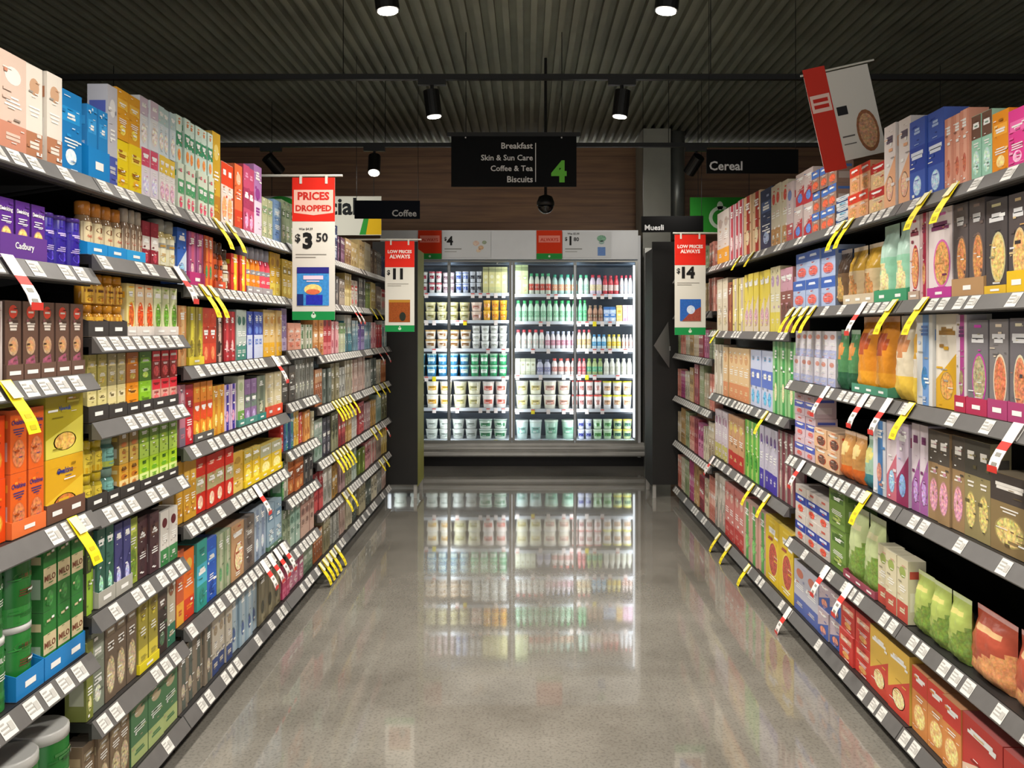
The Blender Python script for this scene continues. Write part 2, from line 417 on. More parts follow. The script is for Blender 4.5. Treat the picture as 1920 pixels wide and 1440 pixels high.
MK = dict(box=mk_box, tin=mk_tin, jar=mk_jar, tub=mk_tub, bottle=mk_bottle, bag=mk_bag, gable=mk_gable)
CATS = dict(box='box', tin='tin', jar='jar', tub='tub', bottle='bottle', bag='bag', gable='carton')
ORD = ['', 'first', 'second', 'third', 'fourth', 'fifth', 'sixth', 'seventh', 'eighth', 'ninth', 'tenth', 'eleventh', 'twelfth', 'thirteenth', 'fourteenth', 'fifteenth', 'sixteenth', 'seventeenth', 'eighteenth', 'nineteenth', 'twentieth']
def ordn(i):
    if i < len(ORD): return ORD[i]
    s = {1: 'st', 2: 'nd', 3: 'rd'}.get(i % 10, 'th') if i not in (11, 12, 13) else 'th'
    return f'{i}{s}'
REC = []      # (object, key phrase, row phrase, place phrase, order)

# ------------------------------------------------------------------ gondolas: bays, shelves and what stands on them
XL, XR = -1.225, 1.315          # front planes of the goods on either side of the aisle
def yof(px, side):
    return F*abs(XL if side < 0 else XR)/abs(VX-px)
LIP = .042
def shelf_obj(side, y0, y1, z, depth, place, near_first, tickets, rnd, base=False):
    """one shelf: board, sloped ticket strip, price tickets. local frame: front faces -y, x runs along the aisle"""
    w = y1-y0-.006; xf = XL if side < 0 else XR
    o = empty('shelf', (xf, (y0+y1)/2, z), math.pi/2 if side < 0 else -math.pi/2)
    m = MB(); k = G0
    m.box(-w/2, w/2, -.004, depth-.034, -.028, -.002, k); m.box(-w/2, w/2, -.012, -.004, -.05, -.004, k)
    for s in (-1, 1):        # support brackets under the board
        x = s*(w/2-.02)
        m.prism([(.06, -.028), (depth-.034, -.028), (depth-.034, -.08), (depth-.08, -.08)], x-.002, x+.002, k)
    link('board', m.mesh('board', 'shelf_black'), o)
    m = MB(); P = [(-.014, .001), (-.042, -.042), (-.040, -.046), (-.0125, -.046), (-.0125, .001)]
    m.prism(P, -w/2, w/2, G0)
    strip = link('ticket_strip', m.mesh('ticket_strip', 'strip_grey'), o)
    # tickets sit on the slope from (-.014,.001) to (-.042,-.042)
    def sl(t, k): return (-.014-.028*t-.0009*k, .001-.043*t+.0006*k)
    x = -w/2+.01
    v = 0; tm = []
    for q in range(3):
        m = MB(); tw = .05
        def P3(x, t, k): y, z_ = sl(t, k); return (x, y, z_)
        m.poly([P3(-tw/2, .94, 1), P3(tw/2, .94, 1), P3(tw/2, .06, 1), P3(-tw/2, .06, 1)], C4('cfcdc7'))
        r = random.Random(q*9+1)
        for ln in range(3):
            a = -tw*.42; b = a+tw*r.uniform(.3, .6)
            m.poly([P3(a, .3+ln*.2, 2), P3(b, .3+ln*.2, 2), P3(b, .22+ln*.2, 2), P3(a, .22+ln*.2, 2)], C4('a3a19b'))
        m.poly([P3(tw*.1, .72, 2), P3(tw*.42, .72, 2), P3(tw*.42, .3, 2), P3(tw*.1, .3, 2)], C4('aeaca6'))
        tm.append(m.mesh('price_ticket', 'printed_card'))
    proto = None
    while x < w/2-.06:
        if rnd.random() < tickets*(.5 if base else 1):
            c = bpy.data.objects.new('price_ticket', tm[rnd.randrange(3)]); COL.objects.link(c); c.parent = o; c.location = (x+.03, 0, 0)
            c['label'] = 'white price ticket'
            x += .07
        else: x += rnd.choice((.03, .066, .09))
    if base:
        simple('kick_plate', 'upright_black', lambda m: m.box(-w/2+.001, w/2-.001, .02, .03, -z, -.03, G0), parent=o)
        for s in (-1, 1):
            simple('foot', 'upright_black', lambda m: m.box(s*(w/2-.03)-.015, s*(w/2-.03)+.015, .035, depth-.08, -z, -.03, G0), parent=o)
    tag(o, place, 'shelf', 'shelves of the aisle gondolas')
    return o

def back_frame(side, y0, y1, zs, depth, label, top):
    xf = XL if side < 0 else XR
    w = y1-y0
    o = empty('gondola_bay', (xf, (y0+y1)/2, 0), math.pi/2 if side < 0 else -math.pi/2)
    simple('back_panel', 'panel_black', lambda m: m.box(-w/2+.001, w/2-.001, depth+.004, depth+.02, 0.02, top, G0), parent=o)
    for s in (-1, 1):
        def up(m):
            x = s*(w/2-.012); m.box(x-.010, x+.010, depth-.03, depth+.003, 0, top, G0)
            for i in range(int(top/.05)): m.box(x-.002, x+.002, depth-.031, depth-.03, .05*i+.02, .05*i+.045, G0)
        simple('upright', 'upright_black', up, parent=o)
    tag(o, label, 'shelving', 'bays of the aisle gondolas')

def expand(side, blocks, y0, y1):
    """pixel columns of the photo turned into distances along the aisle"""
    out = []
    for i, b in enumerate(blocks):
        nxt = blocks[i+1][0] if i+1 < len(blocks) else None
        a = yof(b[0], side)
        e = yof(nxt, side) if nxt is not None else (y1 if side < 0 else y0)
        lo, hi = min(a, e), max(a, e); lo = max(lo, y0+.004); hi = min(hi, y1-.004)
        if hi-lo > .02: out.append((lo, hi, b))
    return out
def fill_shelf(side, y0, y1, z, ztop, blocks, place, seed):
    xf = XL if side < 0 else XR; rz = math.pi/2 if side < 0 else -math.pi/2
    rnd = random.Random(seed)
    for lo, hi, b in expand(side, blocks, y0, y1):
        px, kind, n, yt, desc, name, cols, style = b[:8]; op = b[8] if len(b) > 8 else {}
        xr = abs(xf)
        top = yt+z if yt < 5 else EYE-(yt-VY)*xr/abs(VX-max(px, 5) if side < 0 else VX-px)
        top = min(top, ztop-.02)
        H = max(.06, top-z); s = op.get('s', 1); n = max(1, n)
        tr = op.get('tr'); lift = 0
        sp = (hi-lo)/n
        front = .004
        if tr:
            k = op.get('tn', n); k = max(j for j in range(1, n+1) if n % j == 0 and j <= max(k, 1)); nt = n//k; tw = (hi-lo)/nt; lift = .003
            wi = sp-.0085; depth = (min(wi, .16) if kind in ('tin', 'jar', 'tub', 'bottle') else min(.09, wi*.55) if kind == 'bag' else op.get('d', min(.16, max(.06, wi*.75))))+.016
            for q in range(nt):
                t = mk_tray(tw-.004, tr[1], depth, tr[0], rnd, word=tr[2] if len(tr) > 2 else None)
                yy = lo+tw*(q+.5)
                t.location = (xf-(depth/2 + .001)*(1 if side < 0 else -1), yy, z); t.rotation_euler.z = rz
                tag(t, None, 'tray', None); REC.append((t, tr[3] if len(tr) > 3 else 'low cardboard tray', '', place, yy if side < 0 or True else -yy, 'display trays'))
            front = .006
        w = sp-(.0035 if not tr else .0085)
        if kind in ('tin', 'jar', 'tub', 'bottle'): w = min(w, .16); d = w
        elif kind == 'bag': d = min(.09, w*.55)
        else: d = op.get('d', min(.16, max(.06, w*.75)))
        h = (H-lift)/s-.001
        proto = []
        nv = 1
        for q in range(nv):
            kw = {}
            if kind in ('jar', 'tin', 'tub', 'bottle', 'gable') and op.get('lid'): kw['lid'] = op['lid']
            o = MK[kind](name, w, h, d, cols, style, rnd, op.get('word'), **kw); proto.append(o)
        first = True
        ups = op.get('up')      # other colours for the upper row
        for k in range(s):
            if k == 1 and ups:
                proto = [MK[kind](name, w, h, d, ups[0], style, rnd, op.get('upword', op.get('word')), **kw)]; first = True
            for i in range(n):
                if first: o = proto[0]; first = False
                else: o = copy_tree(proto[0])
                yy = lo+sp*(i+.5); back = front+d/2+rnd.uniform(0, .012)*(0 if tr else 1)+(.004 if k and not tr else 0)
                o.location = (xf-back*(1 if side < 0 else -1), yy, z+lift+k*(h+.001))
                o.rotation_euler.z = rz+(rnd.uniform(-.03, .03) if kind in ('tin', 'jar', 'tub', 'bottle') else (rnd.uniform(-.018, .018) if not tr else 0))
                rowp = '' if s == 1 else (('lower row', 'upper row') if s == 2 else ('bottom row', 'middle row', 'upper row'))[k]
                tag(o, None, CATS[kind])
                REC.append((o, (ups[1] if (k == 1 and ups) else desc), rowp, place, yy, None))
def bay(side, tagname, y0, y1, zs, shelves, tickets=.8, depth=.5, seed=0):
    """zs from the top shelf down; shelves: list of block lists"""
    top = zs[0]+.02
    back_frame(side, y0, y1, zs, depth, f'black steel gondola uprights and back panel, {tagname}', top+.25)
    for i, z in enumerate(zs):
        num = ORD[i+1] if i else 'top'
        place = f'{num} shelf down, {tagname}' if i else f'top shelf, {tagname}'
        rnd = random.Random(seed*50+i)
        shelf_obj(side, y0, y1, z, depth, f'grey-edged black {num} shelf{" down" if i else ""} with price tickets, {tagname}', True, tickets, rnd, i == len(zs)-1)
        ztop = (zs[i-1]-.03) if i else 9
        fill_shelf(side, y0, y1, z, ztop, shelves[i], place, seed*100+i)

OR, YE, GO = 'd9701e', 'e8c81c', 'd09a1e'
PU, RD, GR, BL, TE, BR = '5a2a8c', 'c4241c', '2c7a3a', '2252b0', '2a8a86', '5c3d2c'
TAN, CRM, GY, LB, PK, MG, OL = 'b08a5a', 'dccf9c', '8a8880', '8cb4d0', 'd88898', 'b83a78', '8c8a3c'
Y = [1.55, 2.30, 2.915, 4.155, 4.775, 6.015, 7.255]
# ---- first bay beside the camera
A = [
 [(-120, 'box', 3, .24, 'white-salmon tea box', 'tea_box', ['d8c0b0', 'c88a72', 'e8e4dc'], 'band'),
  (60, 'box', 2, .24, 'cream biscuit box', 'biscuit_box', ['e0d8cc', 'b07858', 'c8a080'], 'band'),
  (120, 'box', 1, .22, 'bright-blue tea box', 'tea_box', ['1878b8', '2490d0', 'd8e8f0'], 'plain')],
 [(-120, 'box', 3, .16, 'purple cocoa box', 'cocoa_box', [PU, '7a48b0', 'd8a868', WHITE], 'pic', {'tr': (PU, .065, 'Cadbury', 'purple cardboard tray'), 'tn': 3}),
  (0, 'box', 3, 367, 'purple drinking-chocolate box', 'drinking_chocolate_box', [PU, '8050b8', 'd8a868', WHITE], 'pic', {'word': 'Drinking', 'tr': ('62388c', .06, 'Cadbury', 'purple cardboard tray'), 'tn': 3}),
  (90, 'tin', 3, 395, 'violet-blue cocoa tin', 'cocoa_tin', ['2c1c8c', '3a2aa0', '4a3cb0', 'c8b8e8'], 'plain', {'lid': '4a2a8c'})],
 [(-120, 'box', 3, .19, 'pale sachet box', 'sachet_box', ['d8ccc8', 'c09aa0', 'a87860'], 'plain'),
  (12, 'box', 5, 562, 'brown coffee-sachet box', 'coffee_sachet_box', ['5e4438', '8a4a5c', 'a8866a', 'cfc4b8'], 'disc', {'tr': ('6a5044', .038, None, 'brown cardboard tray'), 'tn': 1})],
 [(-120, 'box', 2, .30, 'red-orange malt box', 'malt_drink_box', ['e4480e', 'f08018', 'e0b040', '2a2a80'], 'pic', {'s': 2, 'word': 'Ovaltine'}),
  (22, 'box', 2, 770, 'orange malt-drink box', 'malt_drink_box', ['e0601a', 'f09030', 'b86a40', '28307c'], 'pic', {'s': 2, 'word': 'Ovaltine', 'tr': ('e8743a', .04, None, 'orange cardboard tray')}),
  (88, 'box', 1, 735, 'yellow chocolate-powder box', 'chocolate_powder_box', ['d8a418', 'e8c030', 'b06a30', '28307c'], 'diag', {'s': 2, 'word': 'Ovaltine', 'upword': 'Nesquik', 'up': (['b0a01c', 'd8cc50', 'd0a050', '2a4a9c'], 'olive-yellow chocolate-powder box'), 'tr': ('6a4a3c', .05, None, 'brown cardboard tray')})],
 [(-120, 'tin', 3, .36, 'dark-green malt tin', 'malt_powder_tin', ['1c6428', '2c7a34', '3c7a3c', 'd8d8d0'], 'band', {'s': 2, 'word': 'MILO'}),
  (30, 'tin', 1, 1015, 'green malt-powder tin', 'malt_powder_tin', ['1e6c2a', '308a3a', '3c7a3c', '6a3020'], 'band', {'s': 2, 'word': 'MILO', 'tr': ('1c7cc0', .06, None, 'blue cardboard tray')}),
  (84, 'box', 3, 1015, 'green malt-powder carton', 'malt_powder_carton', ['2a7430', 'c8b890', '3c7a3c', '6a3020'], 'mid', {'s': 2, 'word': 'MILO', 'tr': ('1c7cc0', .06, None, 'blue cardboard tray'), 'tn': 3})],
 [(-120, 'tin', 4, .3, 'green malt tin', 'malt_powder_tin', ['1e6c2a', 'c8b890', '3c7a3c', '6a3020'], 'mid', {'word': 'MILO'})],
]
bay(-1, 'first tea-side bay', Y[0], Y[1], [1.92, 1.665, 1.374, .994, .60, .13], A, .55, seed=1)
B = [
 [(166, 'box', 2, .21, 'bright-blue tea box', 'tea_box', ['1c80c0', '3a9ad8', 'd8e8f0'], 'plain', {'s': 1, 'tr': ('1280c4', .09, None, 'bright-blue tray'), 'tn': 2}),
  (207, 'box', 1, .3, 'pale blue-grey tea box', 'tea_box', ['b8b8c0', '4a58a8', 'd8d8d8'], 'band'),
  (226, 'box', 2, .31, 'yellow tea box', 'tea_box', ['e6cc10', 'f0dc50', 'e0a020', 'a06010'], 'plain', {'s': 2, 'up': (['d89a18', 'e8b840', 'e8c850'], 'amber tea box')}),
  (272, 'box', 2, .33, 'pink-white herbal box', 'herbal_tea_box', ['dcd4dc', 'd0506c', 'c8c0e0'], 'top', {'s': 2, 'up': (['d8dce0', 'c8b8c8', 'e0d0c0'], 'white herbal box')}),
  (303, 'box', 3, .33, 'yellow-white tea box', 'tea_box', ['e0dcd8', 'e0c048', 'd0a0b0'], 'top', {'s': 2, 'up': (['ccdae0', 'b0c8c8', 'e0d0c0'], 'pale-blue tea box')})],
 [(157, 'jar', 4, 372, 'orange-label coffee jar', 'coffee_jar', ['d8c8a0', 'a05a28', '6a3c1c', 'c03020'], 'band', {'lid': 'b8742c', 'tr': ('1c8cd0', .035, None, 'bright-blue tray'), 'tn': 3}),
  (238, 'jar', 3, 385, 'cream-label coffee jar', 'coffee_jar', ['d8c8b0', 'c0b090', '6a4830', 'b03828'], 'band', {'lid': 'a89c8c', 'tr': ('2a9cd8', .035, None, 'bright-blue tray'), 'tn': 3}),
  (274, 'box', 2, 412, 'maroon-white coffee box', 'coffee_box', ['8c2030', 'd8d0c8', 'a83848'], 'mid'),
  (303, 'jar', 2, 392, 'tall cream coffee jar', 'coffee_jar', ['e0dcc0', '909088', 'c8b060', 'c09030'], 'plain', {'lid': '8a8a80'})],
 [(166, 'jar', 2, 500, 'amber coffee jar', 'coffee_jar', ['d8a838', '8a5414', '9a5c10', '3a2010'], 'plain', {'s': 2, 'lid': 'a86c14', 'tr': ('3c3836', .045, None, 'dark-grey tray'), 'tn': 2}),
  (205, 'jar', 2, 502, 'golden coffee jar', 'coffee_jar', ['e0b040', '9a6018', 'a86814', '3a2010'], 'plain', {'s': 2, 'lid': 'c88820', 'tr': ('3c3836', .045, None, 'dark-grey tray'), 'tn': 2}),
  (240, 'box', 1, 530, 'cream-yellow sachet box', 'sachet_box', ['e0d088', 'e8b030', 'b05020'], 'oval', {'tr': ('d8d0c8', .03, None, 'white cardboard tray')}),
  (257, 'box', 2, 532, 'orange-striped sachet box', 'sachet_box', ['e4c8a0', 'd8702c', 'b84018'], 'oval', {'tr': ('d8d0c8', .03, None, 'white cardboard tray')}),
  (291, 'box', 3, 536, 'lime-striped sachet box', 'sachet_box', ['d8dcae', '9cc050', '5a8a2c'], 'oval', {'tr': ('d8d0c8', .03, None, 'white cardboard tray')})],
 [(166, 'box', 2, 650, 'pale-yellow coffee pack', 'coffee_pack', ['d8cc88', 'e8dca0', 'c0a850', '5a4a20'], 'plain', {'s': 2, 'up': (['a89c50', 'd0c078', 'a89040'], 'khaki coffee pack'), 'tr': ('3a3634', .045, None, 'dark-grey tray')}),
  (205, 'box', 2, 650, 'cream coffee pack', 'coffee_pack', ['dccf94', 'e8dcb0', 'c8a050', '5a4a20'], 'plain', {'s': 2, 'up': (['a09468', 'd8c890', 'a89040'], 'beige coffee pack'), 'tr': ('3a3634', .04, None, 'dark-grey tray')}),
  (240, 'box', 1, 650, 'orange coffee pack', 'coffee_pack', ['e89010', 'f0a838', 'd8b070', '5a3010'], 'plain', {'s': 2, 'up': (['a86020', 'e0901c', 'a89040'], 'burnt-orange coffee pack'), 'tr': ('3a3634', .035, None, 'dark-grey tray')}),
  (264, 'box', 1, 652, 'lime coffee pack', 'coffee_pack', ['88c020', 'a8dc50', 'c8c850', '2a4a10'], 'plain', {'s': 2, 'up': (['4c7820', '80b830', 'a8c050'], 'green coffee pack'), 'tr': ('3a3634', .035, None, 'dark-grey tray')}),
  (288, 'box', 3, 654, 'red-pink coffee pack', 'coffee_pack', ['d8a090', 'd82838', 'e86060', '7a1010'], 'top', {'s': 2, 'up': (['7a2420', 'd82c34', 'a84040'], 'dark-red coffee pack'), 'tr': ('3a3634', .035, None, 'dark-grey tray')})],
 [(160, 'jar', 2, 808, 'yellow-lid coffee jar', 'coffee_jar', ['d8c040', 'c8a010', '8a7c18', '4a3c10'], 'band', {'s': 2, 'lid': 'b8a020', 'tr': ('3a3634', .04, None, 'dark-grey tray')}),
  (203, 'jar', 1, 808, 'teal-label coffee jar', 'coffee_jar', ['78b0a8', 'a8b850', '4a6c60', '204a48'], 'band', {'s': 2, 'lid': '6a8478', 'tr': ('3a3634', .035, None, 'dark-grey tray')}),
  (226, 'box', 2, 808, 'amber-cream coffee pack', 'coffee_pack', ['d8a030', 'e8d090', 'c07020', '5a3010'], 'two', {'s': 2, 'up': (['8c7440', 'c8a850', 'a86030'], 'olive-brown coffee pack'), 'tr': ('3a3634', .035, None, 'dark-grey tray')}),
  (264, 'box', 4, 805, 'lime-green coffee pack', 'coffee_pack', ['a8d028', 'd8e890', '70b020', '2a5a10'], 'two', {'s': 2, 'up': (['6c9030', 'a8c850', '8aa030'], 'moss-green coffee pack'), 'tr': ('3a3634', .03, None, 'dark-grey tray')})],
 [(158, 'box', 2, 1000, 'dark olive tea box', 'tea_box', ['3c4028', '8ab030', '58682c'], 'two'),
  (185, 'box', 2, 995, 'teal-green tea box', 'tea_box', ['3c6c5c', '2c5848', '8ab8a0'], 'diag', {'tr': ('a8a69c', .045, None, 'pale-grey tray'), 'tn': 2}),
  (218, 'box', 2, 985, 'violet-blue tea box', 'tea_box', ['484880', '38386c', 'a0a0d0'], 'diag', {'tr': ('a8a69c', .045, None, 'pale-grey tray'), 'tn': 2}),
  (250, 'box', 1, 975, 'lime tea box', 'tea_box', ['98a840', 'c8d060', '607828'], 'pic'),
  (267, 'box', 2, 972, 'maroon-brown tea carton', 'tea_carton', ['4a3034', '5c4038', '382428'], 'plain'),
  (303, 'box', 2, 962, 'white-green tea box', 'tea_box', ['d0ccc4', '3c8048', '602028'], 'band')],
 [(158, 'box', 1, .22, 'olive tea box', 'tea_box', ['788038', '98a050', 'c8c080'], 'plain'),
  (178, 'box', 1, .25, 'grey-green tea box', 'tea_box', ['7c8474', '98a090', 'c8c8b0'], 'plain'),
  (203, 'box', 3, .26, 'brown-grey tea box', 'tea_box', ['6c5c4c', '988870', 'b0a080'], 'pic'),
  (262, 'box', 2, .25, 'olive-yellow tea box', 'tea_box', ['a09438', 'd0c040', '807030'], 'band', {'tr': ('d8c820', .03, None, 'yellow cardboard tray')}),
  (300, 'box', 1, .27, 'dark brown tea box', 'tea_box', ['3c302c', '5c4a40', '486048'], 'plain'),
  (320, 'box', 1, .27, 'beige tea box', 'tea_box', ['b8b098', '387058', '8a5a40'], 'band')],
 [(150, 'box', 4, .2, 'brown bulk tea box', 'tea_box', ['7c6850', 'a89878', 'b0a080'], 'pic'),
  (250, 'box', 3, .2, 'green bulk tea box', 'tea_box', ['4c7850', 'a8b878', 'b0a080'], 'band')],
]
bay(-1, 'second tea-side bay', Y[1], Y[2], [1.92, 1.706, 1.475, 1.234, .985, .695, .40, .13], B, .8, seed=2)
CB = [
 [(339, 'box', 6, .34, 'green-white herbal tea', 'herbal_tea_box', ['d0dcc8', '4c9c68', 'd85068'], 'mid', {'s': 2, 'up': (['c8dcd0', '3c9068', 'e08040'], 'teal-white herbal tea')}),
  (405, 'box', 1, .36, 'tall amber tea box', 'tea_box', ['c8a02c', 'b07820', 'e0c870'], 'band'),
  (420, 'box', 2, 300, 'red-white coffee-pod box', 'coffee_pod_box', ['e0d0c4', 'd84420', 'e89060'], 'top'),
  (444, 'box', 1, 305, 'orange-red coffee-pod box', 'coffee_pod_box', ['d86838', 'c83818', 'e0b090'], 'band'),
  (458, 'box', 2, 306, 'pink-mauve coffee-pod box', 'coffee_pod_box', ['b8486c', '9c3058', 'd890b0'], 'mid'),
  (482, 'box', 1, 306, 'purple-striped coffee-pod box', 'coffee_pod_box', ['a878b0', 'e0d0e0', '8c3c8c'], 'two'),
  (497, 'box', 2, 368, 'pale-green coffee-pod box', 'coffee_pod_box', ['b0b890', '80a078', 'd0c8a0'], 'plain'),
  (516, 'box', 1, 372, 'sky-blue coffee-pod box', 'coffee_pod_box', ['7898c0', 'b0c8d8', '5878a8'], 'plain')],
 [(339, 'box', 1, 425, 'blue-white coffee box', 'coffee_box', ['2c60b8', 'c8d8e8', '80a8d8'], 'diag'),
  (356, 'box', 2, 432, 'plum-pink coffee pack', 'coffee_pack', ['98487c', 'b85070', 'd0a0a8'], 'stripe', {'tr': ('b82c70', .05, None, 'magenta cardboard tray')}),
  (385, 'box', 2, 440, 'orange-red coffee pack', 'coffee_pack', ['c84c24', 'e07830', '408050'], 'stripe'),
  (404, 'jar', 2, 450, 'brown-lid coffee jar', 'coffee_jar', ['d85c24', '5a3020', '482418', WHITE], 'plain', {'lid': '4a2c1c', 'tr': ('d8582c', .03, None, 'orange cardboard tray')}),
  (424, 'jar', 1, 465, 'cream-label tall jar', 'coffee_jar', ['d0c4a0', '6a4a30', '482418'], 'plain', {'lid': '3c2c20'}),
  (437, 'box', 2, 474, 'red-yellow coffee box', 'coffee_box', ['cc2c14', 'e8c020', 'e8d840'], 'stripe'),
  (464, 'jar', 1, 460, 'yellow-label slim jar', 'coffee_jar', ['e8b428', '8c8c90', 'd8a020'], 'plain', {'lid': '90909a', 'tr': ('a8a0a0', .03, None, 'grey cardboard tray')}),
  (475, 'jar', 2, 462, 'orange-label slim jar', 'coffee_jar', ['e88820', '8c8c90', 'e07020'], 'plain', {'lid': '90909a', 'tr': ('a8a0a0', .03, None, 'grey cardboard tray')}),
  (493, 'jar', 2, 466, 'pink-label slim jar', 'coffee_jar', ['e04c5c', '8c8c90', 'd84060'], 'plain', {'lid': '90909a', 'tr': ('a8a0a0', .03, None, 'grey cardboard tray')}),
  (512, 'box', 2, 445, 'mustard-yellow coffee box', 'coffee_box', ['d0a428', 'e0c850', 'a87820'], 'band')],
 [(339, 'box', 1, 572, 'orange-cream coffee box', 'coffee_box', ['d0945c', 'e0b880', 'a87038'], 'stripe'),
  (355, 'box', 2, 574, 'olive-yellow coffee box', 'coffee_box', ['a89838', 'd8cc40', '786820'], 'stripe', {'tr': ('dcc838', .03, None, 'yellow cardboard tray')}),
  (384, 'box', 2, 576, 'vermilion coffee box', 'coffee_box', ['d04428', 'b83820', 'e07848'], 'mid'),
  (411, 'box', 1, 585, 'brown-white coffee box', 'coffee_box', ['4c2c24', 'c8a898', '2c1c18'], 'stripe'),
  (424, 'box', 2, 583, 'dark-red coffee box', 'coffee_box', ['9c1c24', 'c03038', 'd8a0a0'], 'stripe'),
  (446, 'box', 2, 580, 'white-teal coffee box', 'coffee_box', ['b0bcb4', '488878', '3c6c60'], 'band'),
  (468, 'box', 3, 583, 'blue-white sachet box', 'coffee_box', ['3848a8', 'c8d0e8', '6c88d0'], 'two'),
  (499, 'box', 3, 580, 'cream-gold coffee box', 'coffee_box', ['d8b878', 'e0a818', 'c89040'], 'band')],
 [(339, 'box', 1, 722, 'pink-grey tea box', 'tea_box', ['b07080', '786878', 'd0a8b0'], 'band'),
  (351, 'box', 1, 722, 'crimson tea box', 'tea_box', ['c02030', 'a01828', 'e08080'], 'plain'),
  (366, 'box', 3, 718, 'orange tea box', 'tea_box', ['e88c24', 'e04c1c', 'e8c050'], 'mid', {'tr': ('5a5854', .03, None, 'dark-grey tray')}),
  (402, 'box', 2, 724, 'golden tea box', 'tea_box', ['d8a030', 'c88018', 'e8c870'], 'stripe'),
  (426, 'box', 2, 722, 'white-violet tea box', 'tea_box', ['c8b0d0', '3c2c98', 'd890a8'], 'stripe'),
  (448, 'box', 1, 705, 'tall cream-green tea box', 'tea_box', ['c8ccb0', '70a048', 'a8b888'], 'band', {'tr': ('4c8c80', .03, None, 'teal cardboard tray')}),
  (461, 'box', 2, 712, 'lilac tea box', 'tea_box', ['8a6898', '68786c', 'a890b8'], 'mid', {'tr': ('4c8c80', .03, None, 'teal cardboard tray')}),
  (484, 'box', 1, 705, 'olive-grey tea box', 'tea_box', ['78806c', '5c6854', 'a8a890'], 'stripe', {'tr': ('2c8078', .03, None, 'dark-teal tray')}),
  (500, 'box', 2, 700, 'cream tea box', 'tea_box', ['d0c49c', 'e0d4ac', 'b8a878'], 'plain', {'tr': ('d84c30', .05, None, 'red cardboard tray')})],
 [(332, 'box', 3, 870, 'amber tea box', 'tea_box', ['c8962c', 'e0b448', 'a87020'], 'plain'),
  (374, 'box', 4, 862, 'red tea box', 'tea_box', ['cc2c1c', 'b0a878', 'e8b8a0'], 'mid'),
  (442, 'box', 1, 850, 'mustard tea box', 'tea_box', ['c8a040', 'e0c060', 'a88030'], 'band'),
  (460, 'box', 2, 846, 'yellow tea box', 'tea_box', ['e0b820', 'b8a858', 'f0d858'], 'top', {'tr': ('e8c820', .03, None, 'yellow cardboard tray')}),
  (490, 'box', 2, 838, 'pale-yellow tea box', 'tea_box', ['d8b828', 'b0b090', 'f0e088'], 'top', {'tr': ('e8c820', .03, None, 'yellow cardboard tray')})],
 [(332, 'box', 1, 1040, 'orange-topped herbal box', 'herbal_tea_box', ['c85c30', 'e8a838', '70a060'], 'band'),
  (352, 'box', 1, 1035, 'orange-red herbal box', 'herbal_tea_box', ['e8701c', 'd0381c', 'e8b848'], 'band'),
  (372, 'box', 1, 1020, 'teal herbal box', 'herbal_tea_box', ['2c9488', '48b0c8', '207068'], 'mid'),
  (392, 'box', 1, 1014, 'cobalt herbal box', 'herbal_tea_box', ['2858b8', '3c80d8', '183c88'], 'plain'),
  (411, 'box', 2, 1005, 'sage-green herbal box', 'herbal_tea_box', ['8c9c78', 'b0b498', '58885c'], 'stripe'),
  (436, 'box', 1, 988, 'tan herbal box', 'herbal_tea_box', ['b89068', 'a04c30', 'd0b088'], 'oval'),
  (459, 'box', 1, 975, 'taupe herbal box', 'herbal_tea_box', ['6c6058', '887c70', '483c38'], 'plain'),
  (479, 'box', 2, 960, 'pale-blue herbal box', 'herbal_tea_box', ['98a8b8', '7888a0', 'c0c8d0'], 'stripe'),
  (503, 'box', 2, 950, 'blue-grey herbal box', 'herbal_tea_box', ['88a0b0', '587890', 'a8b8c0'], 'plain', {'tr': ('587860', .02, None, 'green cardboard tray')})],
 [(332, 'box', 4, .22, 'taupe tea carton', 'tea_carton', ['847868', '586058', 'b0a490'], 'stripe'),
  (402, 'box', 3, .22, 'cream-navy tea carton', 'tea_carton', ['c0b8a8', '384878', '988870'], 'band'),
  (438, 'box', 4, .24, 'light-blue tea carton', 'tea_carton', ['90a8b8', 'a8b8c0', '485c88'], 'stripe'),
  (487, 'box', 3, .24, 'olive-brown tea carton', 'tea_carton', ['706850', '90886c', '484838'], 'stripe')],
]
bay(-1, 'third tea-side bay', Y[2], Y[3], [1.92, 1.656, 1.363, 1.076, .80, .438, .13], CB, .85, seed=3)
def rows(*r): return list(r)
